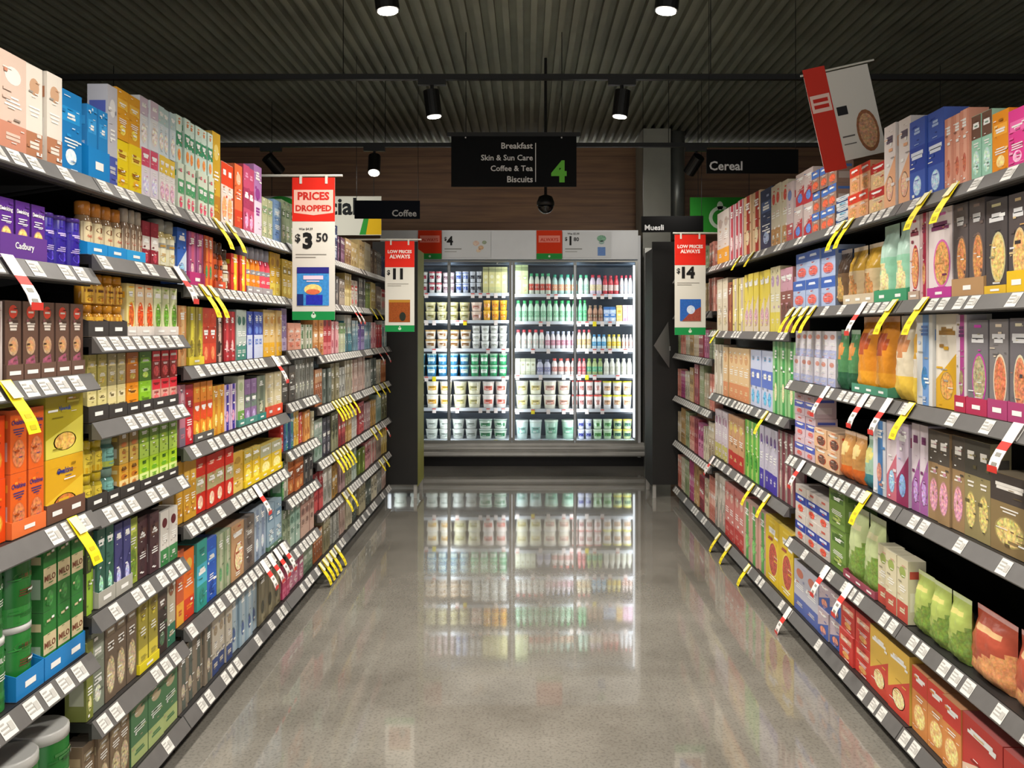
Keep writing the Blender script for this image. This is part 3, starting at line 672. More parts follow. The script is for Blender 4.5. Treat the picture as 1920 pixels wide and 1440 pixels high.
D = [
 [(530, 'box', 3, .22, 'green-cream pod box', 'coffee_pod_box', ['98a888', '607858', 'c8c0a0'], 'plain'), (555, 'box', 3, .2, 'rose pod box', 'coffee_pod_box', ['c09098', '984858', 'd8c0b8'], 'band')],
 [(528, 'box', 3, .2, 'mustard pod box', 'coffee_pod_box', ['c8a838', '907820', 'e0c870'], 'plain'), (560, 'box', 3, .2, 'brown pod box', 'coffee_pod_box', ['6c4c38', '907050', 'c0a078'], 'band')],
 [(528, 'box', 1, 575, 'tall lavender pack', 'coffee_pack', ['8870a0', 'b8a8c8', '6c5088'], 'band'), (542, 'box', 2, 605, 'salmon coffee pack', 'coffee_pack', ['e09c84', 'e8b098', 'c86850'], 'plain'), (567, 'box', 3, 608, 'white-green coffee pack', 'coffee_pack', ['b8b8a0', '587850', 'd8d0c0'], 'stripe')],
 [(528, 'box', 2, 688, 'dark taupe carton', 'tea_carton', ['4c443c', '645848', '302c28'], 'plain'), (556, 'box', 5, 675, 'grey-olive carton', 'tea_carton', ['84847c', '605f54', 'a8a898'], 'stripe')],
 [(526, 'box', 1, 800, 'crimson tea pack', 'tea_pack', ['c03028', 'a82420', 'd87868'], 'plain'), (537, 'box', 2, 778, 'blue-green tea pack', 'tea_pack', ['40608c', '409080', '6080a8'], 'stripe'), (552, 'box', 2, 774, 'yellow tea pack', 'tea_pack', ['d8a838', 'e0c058', 'a87828'], 'stripe'), (564, 'box', 1, 774, 'red tea pack', 'tea_pack', ['c03c38', 'd86858', 'e0a858'], 'stripe'), (571, 'box', 2, 772, 'orange tea pack', 'tea_pack', ['d08840', 'e8b060', 'a86028'], 'stripe'), (585, 'box', 1, 772, 'beige tea pack', 'tea_pack', ['b0a888', '888068', 'd0c8a8'], 'plain')],
 [(524, 'box', 1, 865, 'bright-green tea pack', 'tea_pack', ['488c50', '286838', '88b070'], 'plain'), (535, 'box', 1, 862, 'white tea pack', 'tea_pack', ['b8b4a0', '888878', 'd0ccb8'], 'stripe'), (546, 'box', 3, 858, 'orange-brown tea pack', 'tea_pack', ['c06c38', '8c4820', 'd89860'], 'mid'), (574, 'box', 2, 858, 'dark-grey tea pack', 'tea_pack', ['54504c', '38383c', '807c74'], 'stripe')],
 [(510, 'box', 3, 968, 'olive-green tea pack', 'tea_pack', ['748468', '98a488', '506048'], 'two'), (548, 'box', 2, 945, 'aqua tea pack', 'tea_pack', ['88a898', 'a8c0b0', '587868'], 'two'), (566, 'box', 3, 930, 'pinkish-brown tea pack', 'tea_pack', ['a88074', 'c0a090', '785850'], 'two')],
 [(510, 'box', 2, .19, 'magenta tea carton', 'tea_carton', ['b83860', 'd06888', '8c2048'], 'band'), (545, 'box', 3, .2, 'pink tea carton', 'tea_carton', ['c07890', 'a85878', 'd8a8b0'], 'mid'), (572, 'box', 2, .2, 'sage tea carton', 'tea_carton', ['90a088', '607860', 'b8c0a8'], 'band')],
]
bay(-1, 'fourth tea-side bay', Y[3], Y[4], [1.93, 1.65, 1.385, 1.117, .872, .631, .352, .13], D, .9, seed=4)
def auto(pal, name, p0, p1, nblk, hh, seed, nper=(2, 4), kind='box', side=-1):
    r = random.Random(seed); out = []; names = list(pal.items()); prev = None
    a, b = yof(p0, side), yof(p1, side)
    cuts = [a+(b-a)*i/nblk for i in range(nblk)]
    r.shuffle(names)
    for i, yv in enumerate(cuts):
        px = VX+side*F*abs(XL if side < 0 else XR)/yv
        cn, cols = names[i % len(names)]
        rise = r.uniform(.72, 1)
        out.append((px, kind, r.randint(*nper), min(4.9, hh*rise), f'{cn} {name.replace("_", " ")}', name, cols, r.choice(['stripe', 'band', 'mid', 'two', 'plain', 'top']), {}))
    out.sort(key=lambda q: q[0]); return out
P_BR = {'brown': ['5c4838', '806850', 'a89070'], 'cream': ['b8a888', 'd0c4a4', '806848'], 'plum': ['583c50', '785870', 'a08098'], 'navy': ['303c5c', '58688c', 'a0a8b8'], 'grey': ['78746c', '98948c', '504c48'], 'tan': ['a08460', 'c0a47c', '6c5438'], 'wheat': ['c8b078', 'e0cc98', '907848']}
P_MX = {'olive-green': ['5c6c24', '809038', 'a0b060'], 'taupe': ['847468', 'a89888', '5c5048'], 'rosy': ['b0686c', 'c89090', '803c44'], 'red-white': ['c0b8ac', 'b03038', 'd06868'], 'charcoal': ['403c3c', '686464', 'a09890'], 'cream-gold': ['c0a860', 'd8c890', '886c30']}
P_CL = {'pink': ['c88088', 'e0b0b0', 'a04858'], 'white-teal': ['c8ccc4', '307080', '80a8a8'], 'scarlet': ['b02c34', 'd07070', '701c24'], 'sky-blue': ['7898a8', 'b0c4cc', '486878'], 'violet': ['685090', '9080b0', '402c68'], 'orange': ['c08040', 'd8a878', '884c20'], 'cream-green': ['c8ccb0', '70905c', 'a0a080']}
P_GY = {'silver-grey': ['909088', 'b0b0a8', '606060'], 'cream': ['b0a890', 'ccc4ac', '706858'], 'rust': ['a05c30', 'c89468', '683818'], 'khaki': ['888060', 'a8a080', '585438'], 'slate': ['505850', '788078', '303830'], 'blush': ['b89c90', 'd0b8ac', '806860']}
P_DK = {'charcoal': ['3c3844', '605c68', '908c94'], 'white': ['b0aca4', 'd0ccc4', '707068'], 'olive': ['6c6c4c', '909070', '444430'], 'dusty-pink': ['a08080', 'c0a0a0', '6c4c4c'], 'mint': ['90a498', 'b0c0b4', '587064'], 'red': ['982830', 'c05050', '601418'], 'amber': ['a88040', 'c8a468', '685020']}
def mk_far(sd, pal_list, zs, p0, p1, nb, names, per=(2, 4)):
    out = []
    for i, z in enumerate(zs):
        gap = (zs[i-1]-z-.05) if i else .24
        out.append(auto(pal_list[i % len(pal_list)], names[i % len(names)], p0, p1, nb, gap, sd*31+i, per))
    return out
ZE = [1.93, 1.65, 1.338, 1.04, .72, .42, .13]
NE = ['coffee_bag_box', 'coffee_pod_box', 'tea_box', 'biscuit_packet', 'cracker_box', 'biscuit_box', 'biscuit_carton']
bay(-1, 'fifth tea-side bay', Y[4], Y[5], ZE, mk_far(5, [P_BR, P_MX, P_CL, P_GY, P_DK, P_DK, P_GY], ZE, 592, 673, 6, NE), .95, seed=5)
bay(-1, 'sixth tea-side bay', Y[5], Y[6], ZE, mk_far(6, [P_BR, P_MX, P_CL, P_GY, P_DK, P_MX, P_GY], ZE, 674, 726, 5, NE), .95, seed=6)

# ---- cereal side (columns run from the far end to the near end)
W2 = 'e0dcd6'
NT = ['red-white', 'x']
N1bay = [   # near bay, px > 1693
 [(1700, 'box', 2, 232, 'tall cobalt-blue cereal box', 'cereal_box', ['3858b0', '2040a0', 'a8c0e8', 'd8e0f0'], 'mid'),
  (1762, 'box', 3, 225, 'salmon muesli box', 'muesli_box', ['d08c74', 'e0a48c', 'b06048'], 'stripe'),
  (1812, 'box', 2, 220, 'mint muesli box', 'muesli_box', ['98c8b0', '684838', 'b0d8c0'], 'top'),
  (1850, 'box', 1, 215, 'orange muesli box', 'muesli_box', ['e08c18', 'f0a838', 'f0c880'], 'plain'),
  (1882, 'box', 1, 210, 'magenta muesli box', 'muesli_box', ['d83c8c', 'e868a8', 'f0a8c8'], 'plain'),
  (1918, 'box', 2, .32, 'coral muesli box', 'muesli_box', ['d86048', 'e88868', 'f0c8a8'], 'plain')],
 [(1693, 'box', 1, 400, 'white-red muesli box', 'muesli_box', ['ddd0cc', 'c02c3c', 'c88858', '803040'], 'oval', {'tr': ('b8a08c', .03, None, 'tan cardboard tray')}),
  (1722, 'box', 1, 395, 'crimson muesli box', 'muesli_box', ['c8a8a8', 'a82040', 'c08858', '802848'], 'stripe'),
  (1737, 'box', 1, 385, 'white-pink muesli box', 'muesli_box', ['e0d4d4', 'd868b0', 'b88850', '702858'], 'oval', {'tr': ('b83890', .035, None, 'magenta cardboard tray')}),
  (1783, 'box', 2, 385, 'grey-brown muesli box', 'muesli_box', ['585050', '806a60', 'b07848', 'd0d0d0'], 'oval', {'tr': ('b08a60', .055, None, 'tan cardboard tray'), 'tn': 2}),
  (1844, 'box', 1, 378, 'charcoal muesli box', 'muesli_box', ['4a4444', 'c8c090', 'c8a868', 'd8d8d8'], 'oval', {'tr': ('d8b030', .025, None, 'yellow cardboard tray')}),
  (1886, 'box', 1, 366, 'dark muesli box', 'muesli_box', ['504848', 'd0b888', 'c89c60', 'd8d8d8'], 'oval', {'tr': ('e0b820', .06, None, 'yellow cardboard tray')}),
  (1925, 'box', 2, .22, 'black muesli box', 'muesli_box', ['3c3838', 'd0b888', 'c89c60', 'd8d8d8'], 'oval')],
 [(1695, 'bag', 1, 585, 'yellow-white oat bag', 'oat_bag', ['e0d8c8', 'e8c850', 'd8a848'], 'band'),
  (1716, 'box', 1, 585, 'blue-white oat box', 'oat_box', ['d0d0cc', '6c94c8', '3870a0', '4868a0'], 'stripe'),
  (1746, 'box', 1, 577, 'white-gold oat box', 'oat_box', ['dcd4c4', 'd0a020', 'b88848', '987030'], 'diag'),
  (1788, 'box', 1, 590, 'white-mauve fruit box', 'muesli_box', ['c8c0c0', 'a03c80', '887858', '603060'], 'stripe', {'tr': ('b02c48', .05, None, 'red cardboard tray')}),
  (1810, 'box', 1, 600, 'silver-grey muesli box', 'muesli_box', ['706c70', 'b83ca0', '908868', 'd8d8d8'], 'oval', {'tr': ('b03054', .05, None, 'red cardboard tray')}),
  (1850, 'box', 1, 598, 'grey fruit-muesli box', 'muesli_box', ['787474', 'd8c8b0', 'b06848', 'd8d8d8'], 'oval', {'tr': ('a84070', .055, None, 'plum cardboard tray')}),
  (1888, 'box', 1, 596, 'slate muesli box', 'muesli_box', ['686468', 'd0c8a8', 'b07050', 'd8d8d8'], 'oval', {'tr': ('a84070', .055, None, 'plum cardboard tray')}),
  (1925, 'box', 2, .24, 'dark-slate muesli box', 'muesli_box', ['585458', 'd0c8a8', 'b07050', 'd8d8d8'], 'oval')],
 [(1695, 'box', 2, 790, 'white-lilac fibre box', 'muesli_box', ['d0c4cc', '9c5c98', 'a888b8', '703060'], 'diag'),
  (1733, 'box', 3, 803, 'brown-white clusters box', 'cluster_box', ['987c58', '504840', 'c08898', 'e0dcd4'], 'top'),
  (1800, 'box', 2, 820, 'dark-olive clusters box', 'cluster_box', ['8c8058', '48443c', 'b8a868', 'e0dcd4'], 'top'),
  (1850, 'box', 4, .22, 'dark-brown clusters box', 'cluster_box', ['84704c', '443c38', 'b8a868', 'e0dcd4'], 'top')],
 [(1695, 'bag', 3, .2, 'lime corn bag', 'snack_bag', ['a8b860', '70883c', 'd0c878'], 'diag'), (1800, 'bag', 4, .2, 'red-brown corn bag', 'snack_bag', ['a84c38', 'c88858', 'd0a878'], 'diag')],
 [(1695, 'box', 3, .22, 'orange rice box', 'rice_cereal_box', ['d08848', 'c83c30', 'e0b878'], 'top'), (1800, 'box', 4, .22, 'red rice box', 'rice_cereal_box', ['b83830', 'e0c0a8', 'e0b878'], 'diag')],
]
N2bay = [   # px 1485 .. 1693
 [(1485, 'box', 2, 330, 'crimson-blue flakes box', 'cereal_box', ['c8b8b4', 'b83840', '5878b8'], 'diag', {'s': 2}),
  (1518, 'box', 3, 324, 'brown-blue bar box', 'cereal_bar_box', ['987868', '4870b8', 'd05c40'], 'top', {'s': 3}),
  (1563, 'box', 1, 372, 'white-navy bar box', 'cereal_bar_box', ['c8ccd0', '2c4878', '588ca8'], 'mid', {'s': 3}),
  (1586, 'box', 2, 318, 'orange-red bar box', 'cereal_bar_box', ['d8a078', 'd03c24', 'c08858'], 'top', {'s': 2}),
  (1625, 'box', 1, 312, 'scarlet-cream bar box', 'cereal_bar_box', ['d0b088', 'b02420', 'c0a070'], 'top', {'s': 2}),
  (1655, 'box', 2, 240, 'tall white-peach cereal box', 'cereal_box', ['dcd4d0', 'e0a880', 'd0a088', '585060'], 'diag')],
 [(1485, 'box', 3, 478, 'blue-white biscuit box', 'wheat_biscuit_box', ['a8b8d8', '3c60b0', 'c85c54', 'd8e0f0'], 'top', {'s': 2}),
  (1560, 'bag', 1, 470, 'dark-brown granola bag', 'granola_bag', ['685038', '403024', 'a08048'], 'top'),
  (1580, 'bag', 2, 466, 'tan-yellow granola bag', 'granola_bag', ['c8b088', 'b89030', 'a87848'], 'top', {'tr': ('c8b89c', .04, None, 'beige cardboard tray')}),
  (1638, 'bag', 2, 405, 'mint-green oat bag', 'oat_bag', ['98d0b0', 'b8d8c8', 'd8c890'], 'top', {'tr': ('3c9468', .045, None, 'green cardboard tray')})],
 [(1485, 'box', 6, 620, 'white-lilac snack box', 'snack_box', ['d0ccd4', 'a8aed0', 'c88878'], 'band', {'s': 2}),
  (1563, 'bag', 2, 618, 'green-orange snack bag', 'snack_bag', ['508858', '285c40', 'c88848'], 'band'),
  (1596, 'bag', 2, 574, 'orange oat bag', 'oat_bag', ['d88c28', 'e09c2c', 'b05028'], 'band', {'tr': ('488c70', .035, None, 'green cardboard tray')}),
  (1664, 'bag', 1, 590, 'white-yellow oat bag', 'oat_bag', ['d8ccb0', 'e0bc48', 'c88858'], 'band')],
 [(1485, 'box', 2, 735, 'lilac-blue snack box', 'snack_box', ['d0b8c0', '5060b8', 'c86458'], 'mid', {'s': 3}),
  (1522, 'box', 2, 800, 'orange-cream snack box', 'snack_box', ['dcb48c', 'c84c28', '604438'], 'oval', {'s': 2}),
  (1568, 'bag', 2, 805, 'tan-orange snack bag', 'snack_bag', ['c08c50', 'c86428', 'd8c080'], 'band'),
  (1610, 'bag', 1, 815, 'teal-yellow snack bag', 'snack_bag', ['98b8a0', '387880', 'c8c070'], 'band'),
  (1632, 'box', 1, 785, 'white-blue fibre box', 'cereal_box', ['ccd0d8', '4c80b8', 'c88878'], 'stripe'),
  (1656, 'box', 1, 787, 'white-pink fibre box', 'cereal_box', ['d8ccd0', 'c06878', '88a8c8'], 'diag'),
  (1676, 'box', 1, 790, 'maroon-white fibre box', 'cereal_box', ['c8b8c8', '903058', '7898c8'], 'diag')],
 [(1485, 'box', 3, 905, 'blue-red wheat box', 'wheat_biscuit_box', ['c8c0b8', '2c409c', 'c84c38', 'd8e0f0'], 'mid', {'s': 2}),
  (1550, 'box', 1, 905, 'green wheat box', 'wheat_biscuit_box', ['6c8c3c', '486828', '98a858'], 'plain', {'s': 2}),
  (1580, 'bag', 2, 945, 'lime-white corn bag', 'snack_bag', ['b8c490', '708c40', 'd0cca0'], 'diag', {'tr': ('984858', .03, None, 'maroon cardboard tray')}),
  (1640, 'box', 3, .22, 'cream corn box', 'cereal_box', ['d0c8a8', 'b84c40', '98a858'], 'band')],
 [(1485, 'box', 2, 1045, 'blue-white wheat box', 'wheat_biscuit_box', ['b8b8c4', '5868a8', 'c87864'], 'band'),
  (1530, 'box', 2, .24, 'blue-salmon cereal box', 'cereal_box', ['b8a8b0', '4860a8', 'c8806c'], 'diag', {'s': 2}),
  (1570, 'box', 2, .24, 'red-orange cereal box', 'cereal_box', ['c83c34', 'e0b090', 'd89858'], 'plain', {'s': 2}),
  (1625, 'box', 2, .24, 'yellow-red cereal box', 'cereal_box', ['d8b048', 'c84838', 'e0c890'], 'diag')],
]
ZN = [1.933, 1.595, 1.244, .875, .47, .12]
yr = lambda p: yof(p, 1)
bay(1, 'first cereal-side bay', 1.62, 2.86, ZN, N1bay, .42, seed=11)
bay(1, 'second cereal-side bay', 2.86, 4.10, ZN, N2bay, .45, seed=12)
Fbay = [
 [(1342, 'box', 2, 402, 'white-orange porridge box', 'porridge_box', ['d4ccc4', 'e0a038', 'b8a8a0'], 'band'),
  (1365, 'box', 3, 388, 'rose-white porridge box', 'porridge_box', ['c8a8ac', 'b83848', 'd8c8c4'], 'stripe'),
  (1392, 'box', 2, 372, 'red-cream porridge box', 'porridge_box', ['d8b890', 'a83428', 'e0c8a0'], 'stripe'),
  (1421, 'box', 1, 360, 'navy cereal box', 'cereal_box', ['283858', '48608c', '98a8c8'], 'plain'),
  (1442, 'box', 3, 352, 'cream-tan cereal box', 'cereal_box', ['c8c0a8', 'b88c58', 'c84c40'], 'band'),
  (1472, 'box', 1, 345, 'pale-pink cereal box', 'cereal_box', ['c8b8b8', 'b85858', '7080b0'], 'band')],
 [(1342, 'box', 2, 525, 'cream-white cereal box', 'cereal_box', ['d4c8b0', 'e0d8c8', 'b0a080'], 'plain'),
  (1362, 'box', 1, 530, 'red-brown cereal box', 'cereal_box', ['7c3c28', '9c5c38', 'c08858'], 'stripe'),
  (1371, 'box', 2, 524, 'pale-yellow cereal box', 'cereal_box', ['d8c878', 'c0b0a0', 'e0d8a8'], 'stripe'),
  (1392, 'box', 5, 516, 'yellow-mauve cereal box', 'cereal_box', ['dcc848', 'd8c8b0', 'b8909c'], 'diag'),
  (1440, 'box', 2, 502, 'cream-lilac cereal box', 'cereal_box', ['d8d0a8', 'd8c850', 'b898b8'], 'band'),
  (1458, 'box', 2, 505, 'brown-pink cereal box', 'cereal_box', ['885048', 'c898a8', '5c3830'], 'top')],
 [(1337, 'box', 2, 645, 'beige-white cereal box', 'cereal_box', ['d0c8b4', 'b8ac98', 'e0d8c8'], 'stripe'),
  (1354, 'box', 5, 650, 'peach-cream cereal box', 'cereal_box', ['d8b888', 'd08858', 'c89868'], 'band'),
  (1403, 'box', 4, 655, 'blue-white cereal box', 'cereal_box', ['c0c8e0', '5870c0', '58a0d0'], 'mid'),
  (1447, 'box', 3, 636, 'light-green cereal box', 'cereal_box', ['90c084', '3c9848', 'd0c898'], 'stripe')],
 [(1337, 'box', 4, 765, 'white-lilac cereal box', 'cereal_box', ['d0c4cc', 'c0b868', 'a07890'], 'band'),
  (1362, 'box', 3, 775, 'red-tan cereal box', 'cereal_box', ['c89870', 'b8342c', 'd8c068'], 'band'),
  (1393, 'box', 3, 785, 'green-lime cereal box', 'cereal_box', ['5cac40', 'a8c868', '388028'], 'stripe'),
  (1421, 'box', 4, 795, 'violet-white cereal box', 'cereal_box', ['c0bccc', '4838a0', '806898'], 'band'),
  (1455, 'box', 3, 805, 'maroon-grey cereal box', 'cereal_box', ['80444c', '908880', 'c0a8a0'], 'stripe')],
 [(1337, 'box', 3, 885, 'white-grey cereal box', 'cereal_box', ['ccc4b8', '989488', 'b09890'], 'diag'),
  (1356, 'box', 4, 902, 'rose-red cereal box', 'cereal_box', ['c87c74', 'b83430', 'd8b0a0'], 'band'),
  (1393, 'box', 3, 935, 'pink-green cereal box', 'cereal_box', ['c8a090', '58a050', '78b868'], 'stripe'),
  (1432, 'box', 2, 962, 'yellow-red cereal box', 'cereal_box', ['dcbc28', 'e8d060', 'a04838'], 'oval')],
]
bay(1, 'third cereal-side bay', 4.10, 5.82, [1.933, 1.48, 1.047, .607, .12], Fbay, .5, seed=13)
ZG = [1.933, 1.62, 1.28, .91, .52, .12]
P_G = {'salmon': ['c88070', 'e0b0a0', '904838'], 'beige': ['b8a88c', 'd0c4a8', '807058'], 'dark-red': ['88303c', 'b86468', '581820'], 'cream': ['c0b8a0', 'd8d0b8', '88806c'], 'plum-pink': ['a84878', 'c880a0', '702c50'], 'tan': ['a88858', 'c8a878', '705830'], 'sage': ['8c9870', 'a8b090', '586440']}
bay(1, 'fourth cereal-side bay', 5.82, 7.255, ZG, [sorted(auto(P_G, ['muesli_bar_box', 'spread_box', 'biscuit_packet', 'muesli_bar_box', 'cracker_box', 'biscuit_box'][i], 1268, 1338, 8, (ZG[i-1]-ZG[i]-.06) if i else .22, 500+i, (2, 4), side=1), key=lambda q: q[0]) for i in range(6)], .9, seed=14)

# ------------------------------------------------------------------ room
def struct(o): o['kind'] = 'structure'; return o
struct(simple('floor', 'polished_concrete', lambda m: m.box(-5, 5, -2, 10.2, -.1, 0, G0)))
struct(simple('wall_back', 'wood_cladding', lambda m: m.box(-5, 5, 9.82, 9.95, 0, 3.66, G0)))
def ceil(m):
    m.box(-5, 5, -2, 10.2, 3.78, 3.84, G0)
    n = 100
    for i in range(n):
        x = -5+10*(i+.5)/n; m.prism([(-2, 3.72), (10.2, 3.72), (10.2, 3.78), (-2, 3.78)], x-.022, x+.022, G0)
struct(simple('ceiling', 'ceiling_metal', ceil))
struct(simple('wall_left', 'wall_paint', lambda m: m.box(-5.1, -5, -2, 10.2, 0, 3.8, G0)))
struct(simple('wall_right', 'wall_paint', lambda m: m.box(5, 5.1, -2, 10.2, 0, 3.8, G0)))
# painted duct and column right of the cooler
o = empty('service_column', (1.5, 9.5, 0))
simple('shaft', 'column_paint', lambda m: m.box(-.21, .1, -.3, .3, 0, 3.72, G0), parent=o)
simple('conduit', 'duct_metal', lambda m: m.lathe([(.09, 2.5, G0), (.09, 3.72, G0)], 20, .2, -.12), True, o)
simple('upright_trim', 'frame_alu', lambda m: (m.box(-.235, -.16, -.62, -.54, 0, 2.36, G0)), parent=o)
tag(o, 'grey painted column with a metal conduit beside the cooler', 'column')

# ------------------------------------------------------------------ wall cooler
CY = 8.94; S = CY/F
def cx(px, y=CY): return (px-VX)*y/F
def cz(py, y=CY): return EYE-(py-VY)*y/F
C0, C1 = cx(724), cx(1196)
cool = empty('display_cooler', ((C0+C1)/2, CY, 0))
def cooler_part(name, mat, fn, parent=None, label=None):
    m = MB(); fn(m)
    bx = (C0+C1)/2
    m.v = [(x-bx, y-CY, z) for x, y, z in m.v]
    o = link(name, m.mesh(name, mat), parent or cool)
    if label: o['label'] = label
    return o
zb, zt = cz(830), cz(488)
cooler_part('cabinet', 'cooler_white', lambda m: (m.box(C0-.03, C0, CY, CY+.8, .1, 2.5, G0), m.box(C1, C1+.03, CY, CY+.8, .1, 2.5, G0),
    m.box(C0, C1, CY+.03, CY+.72, 2.26, 2.5, G0), m.box(C0, C1, CY+.05, CY+.72, .1, zb-.06, G0)))
cooler_part('inner_back', 'cooler_back', lambda m: (m.box(C0, C1, CY+.6, CY+.8, .1, 2.5, G0), m.box(C0, C1, CY+.1, CY+.6, 2.2, 2.26, G0)))
cooler_part('header_board', 'cooler_white', lambda m: m.box(cx(715), cx(1195), CY-.06, CY+.02, cz(487), cz(433), G0))
cooler_part('plinth', 'upright_black', lambda m: m.box(C0-.03, C1+.09, CY+.04, CY+.1, 0, cz(856), G0))
def bump(m):
    for (a, b, t) in ((835, 843, .05), (846, 855, .05)):
        m.prism([(CY-t+.012, cz(b)), (CY+.05, cz(b)), (CY+.05, cz(a)), (CY-t+.012, cz(a)), (CY-t, cz(a)-.012), (CY-t, cz(b)+.012)], C0-.03, C1+.09, G0)
    m.box(C0-.02, C1+.08, CY-.01, CY+.05, cz(856), cz(830), G0)
cooler_part('bumper_rail', 'steel', bump)
stiles = [724, 842, 960, 1078, 1196]
for i in range(4):
    a, b = cx(stiles[i]), cx(stiles[i+1])
    fw = .028
    def fr(m):
        g = .004
        wl = .03 if stiles[i] in (960,) else .016; wr = .03 if stiles[i+1] in (960, 1196) else .016
        m.box(a+g/2, a+wl, CY-.02, CY+.02, zb, zt, G0); m.box(b-wr, b-g/2, CY-.02, CY+.02, zb, zt, G0)
        m.box(a+wl, b-wr, CY-.02, CY+.02, zb, zb+.025, G0); m.box(a+wl, b-wr, CY-.02, CY+.02, zt-.02, zt, G0)
    d = cooler_part('door', 'frame_alu', fr)
    cooler_part('door_pane', 'door_glass', lambda m: m.poly([(a+.017, CY+.004, zb+.02), (b-.017, CY+.004, zb+.02), (b-.017, CY+.004, zt-.02), (a+.017, CY+.004, zt-.02)], G0), d)
    # handle
    cooler_part('handle', 'frame_alu', lambda m: m.tube((b-.012, CY-.045, 1.0), (b-.012, CY-.045, 1.35), .007, G0), d)
for px in (724+6, 842, 960, 1078, 1196-6):
    x = cx(px)
    cooler_part('light_tube', 'led', lambda m: m.box(x-.012, x+.012, CY+.035, CY+.05, zb+.05, zt-.05, G0))
    ld = bpy.data.lights.new('cooler_light', 'AREA'); ld.shape = 'RECTANGLE'; ld.size = .05; ld.size_y = zt-zb-.1
    ld.energy = COOLER_W; ld.color = (.93, .98, 1); lo = bpy.data.objects.new('cooler_light', ld); COL.objects.link(lo)
    lo.location = (x, CY+.056, (zb+zt)/2); lo.rotation_euler = (math.pi/2, 0, 0)
    
tag(cool, 'long glass-door wall cooler with white header board at aisle end', 'cooler')
# shelves: levels differ between the two door pairs
ROWS_L = [553, 604, 657, 709, 768, 827]; ROWS_R = [555, 606, 657, 706, 770, 827]
PY = CY+.2          # front plane of the chilled goods
def pz(py): return EYE-(py-VY)*PY/F
def pxx(px): return (px-VX)*PY/F
CBL = {
 0: [(733, 4, 'tub', 508, 2, 'grey-white tub', 'dessert_tub', ['b8b8b4', 'd0d0cc', '903040'], GY),
     (803, 2, 'tub', 508, 2, 'maroon-white tub', 'dessert_tub', ['c8c8c4', 'a84850', '903040'], 'b06068'),
     (829, 2, 'tub', 510, 2, 'pinkish tub', 'dessert_tub', ['b8a8ac', 'c0b0b4', '786068'], '988890'),
     (853, 2, 'tub', 508, 2, 'blue-white tub', 'dessert_tub', ['b8c0d0', '5068b0', '4860a8'], 'c8ccd8'),
     (880, 2, 'tub', 508, 2, 'charcoal-white tub', 'dessert_tub', ['b8bcc4', 'b0b4c0', '303440'], 'c0c4cc'),
     (905, 4, 'gable', 500, 1, 'cream-yellow carton', 'custard_carton', ['d8d090', 'c8c890', 'e8e4c0'], None)],
 1: [(733, 3, 'tub', 566, 2, 'cream dip tub', 'dip_tub', ['c8bc98', 'd8d0b0', 'a89868'], 'd8d0b8'),
     (795, 4, 'tub', 566, 2, 'olive-cream dip tub', 'dip_tub', ['c0b890', 'd0c8a0', '807848'], 'ccc890'),
     (882, 1, 'tub', 566, 2, 'pink-cream dip tub', 'dip_tub', ['d0b8a8', 'e0c8b8', 'b07868'], 'd8c0b0'),
     (905, 3, 'tub', 562, 2, 'golden cheese tub', 'cheese_tub', ['e0a828', 'f0c040', 'd08018'], 'e8b030')],
 2: [(733, 3, 'tub', 618, 2, 'tan yoghurt tub', 'yoghurt_tub', ['d0c8b8', 'b89870', '987850'], 'a88c60'),
     (795, 4, 'tub', 618, 2, 'brown-cream yoghurt tub', 'yoghurt_tub', ['d8d0c4', 'c0a070', '886038'], 'b89058'),
     (884, 4, 'tub', 610, 3, 'plain white yoghurt tub', 'yoghurt_tub', ['e0e0dc', 'e8e8e4', 'b0b0a8'], 'e4e4e0')],
 3: [(733, 3, 'tub', 662, 2, 'teal yoghurt tub', 'yoghurt_tub', ['3c7890', '98c8c8', 'c8e0e0'], 'b0c8cc'),
     (798, 4, 'tub', 662, 2, 'aqua-blue yoghurt tub', 'yoghurt_tub', ['3878a0', '80b8b8', 'd0e8e0'], 'b8d0d0'),
     (881, 4, 'tub', 661, 2, 'green-white yoghurt tub', 'yoghurt_tub', ['38a068', '98d0a8', 'd8e8d8'], 'b0d8b8')],
 4: [(733, 2, 'tub', 714, 2, 'large white yoghurt tub', 'large_yoghurt_tub', ['e0dcd4', 'e8e4dc', 'c09088'], 'e8e8e4'),
     (797, 2, 'tub', 714, 2, 'large fruity yoghurt tub', 'large_yoghurt_tub', ['e4e0d0', 'e8dcc8', 'd0a048'], 'e8e4dc'),
     (848, 2, 'tub', 714, 2, 'large vanilla yoghurt tub', 'large_yoghurt_tub', ['e0dcc0', 'e4e0c8', 'b8b078'], 'e4e4d4'),
     (903, 2, 'tub', 714, 2, 'large strawberry yoghurt tub', 'large_yoghurt_tub', ['e4dcd4', 'ecd8d0', 'd06858'], 'ece4e0')],
 5: [(733, 2, 'tub', 786, 2, 'grey-lid yoghurt tub', 'large_yoghurt_tub', ['c8ccc4', 'd0d4cc', 'a0a89c'], 'c0c4bc'),
     (796, 2, 'tub', 786, 2, 'pale-grey yoghurt tub', 'large_yoghurt_tub', ['c8ccc4', 'd0d4cc', 'a0a8a0'], 'd0d4cc'),
     (846, 2, 'tub', 786, 2, 'silver-white yoghurt tub', 'large_yoghurt_tub', ['c0c4c0', 'c8ccc8', '909890'], 'c4c8c4'),
     (896, 2, 'tub', 786, 2, 'dark-green yoghurt tub', 'large_yoghurt_tub', ['c8d4c8', '58906c', '387850'], 'c0d0c4')]}
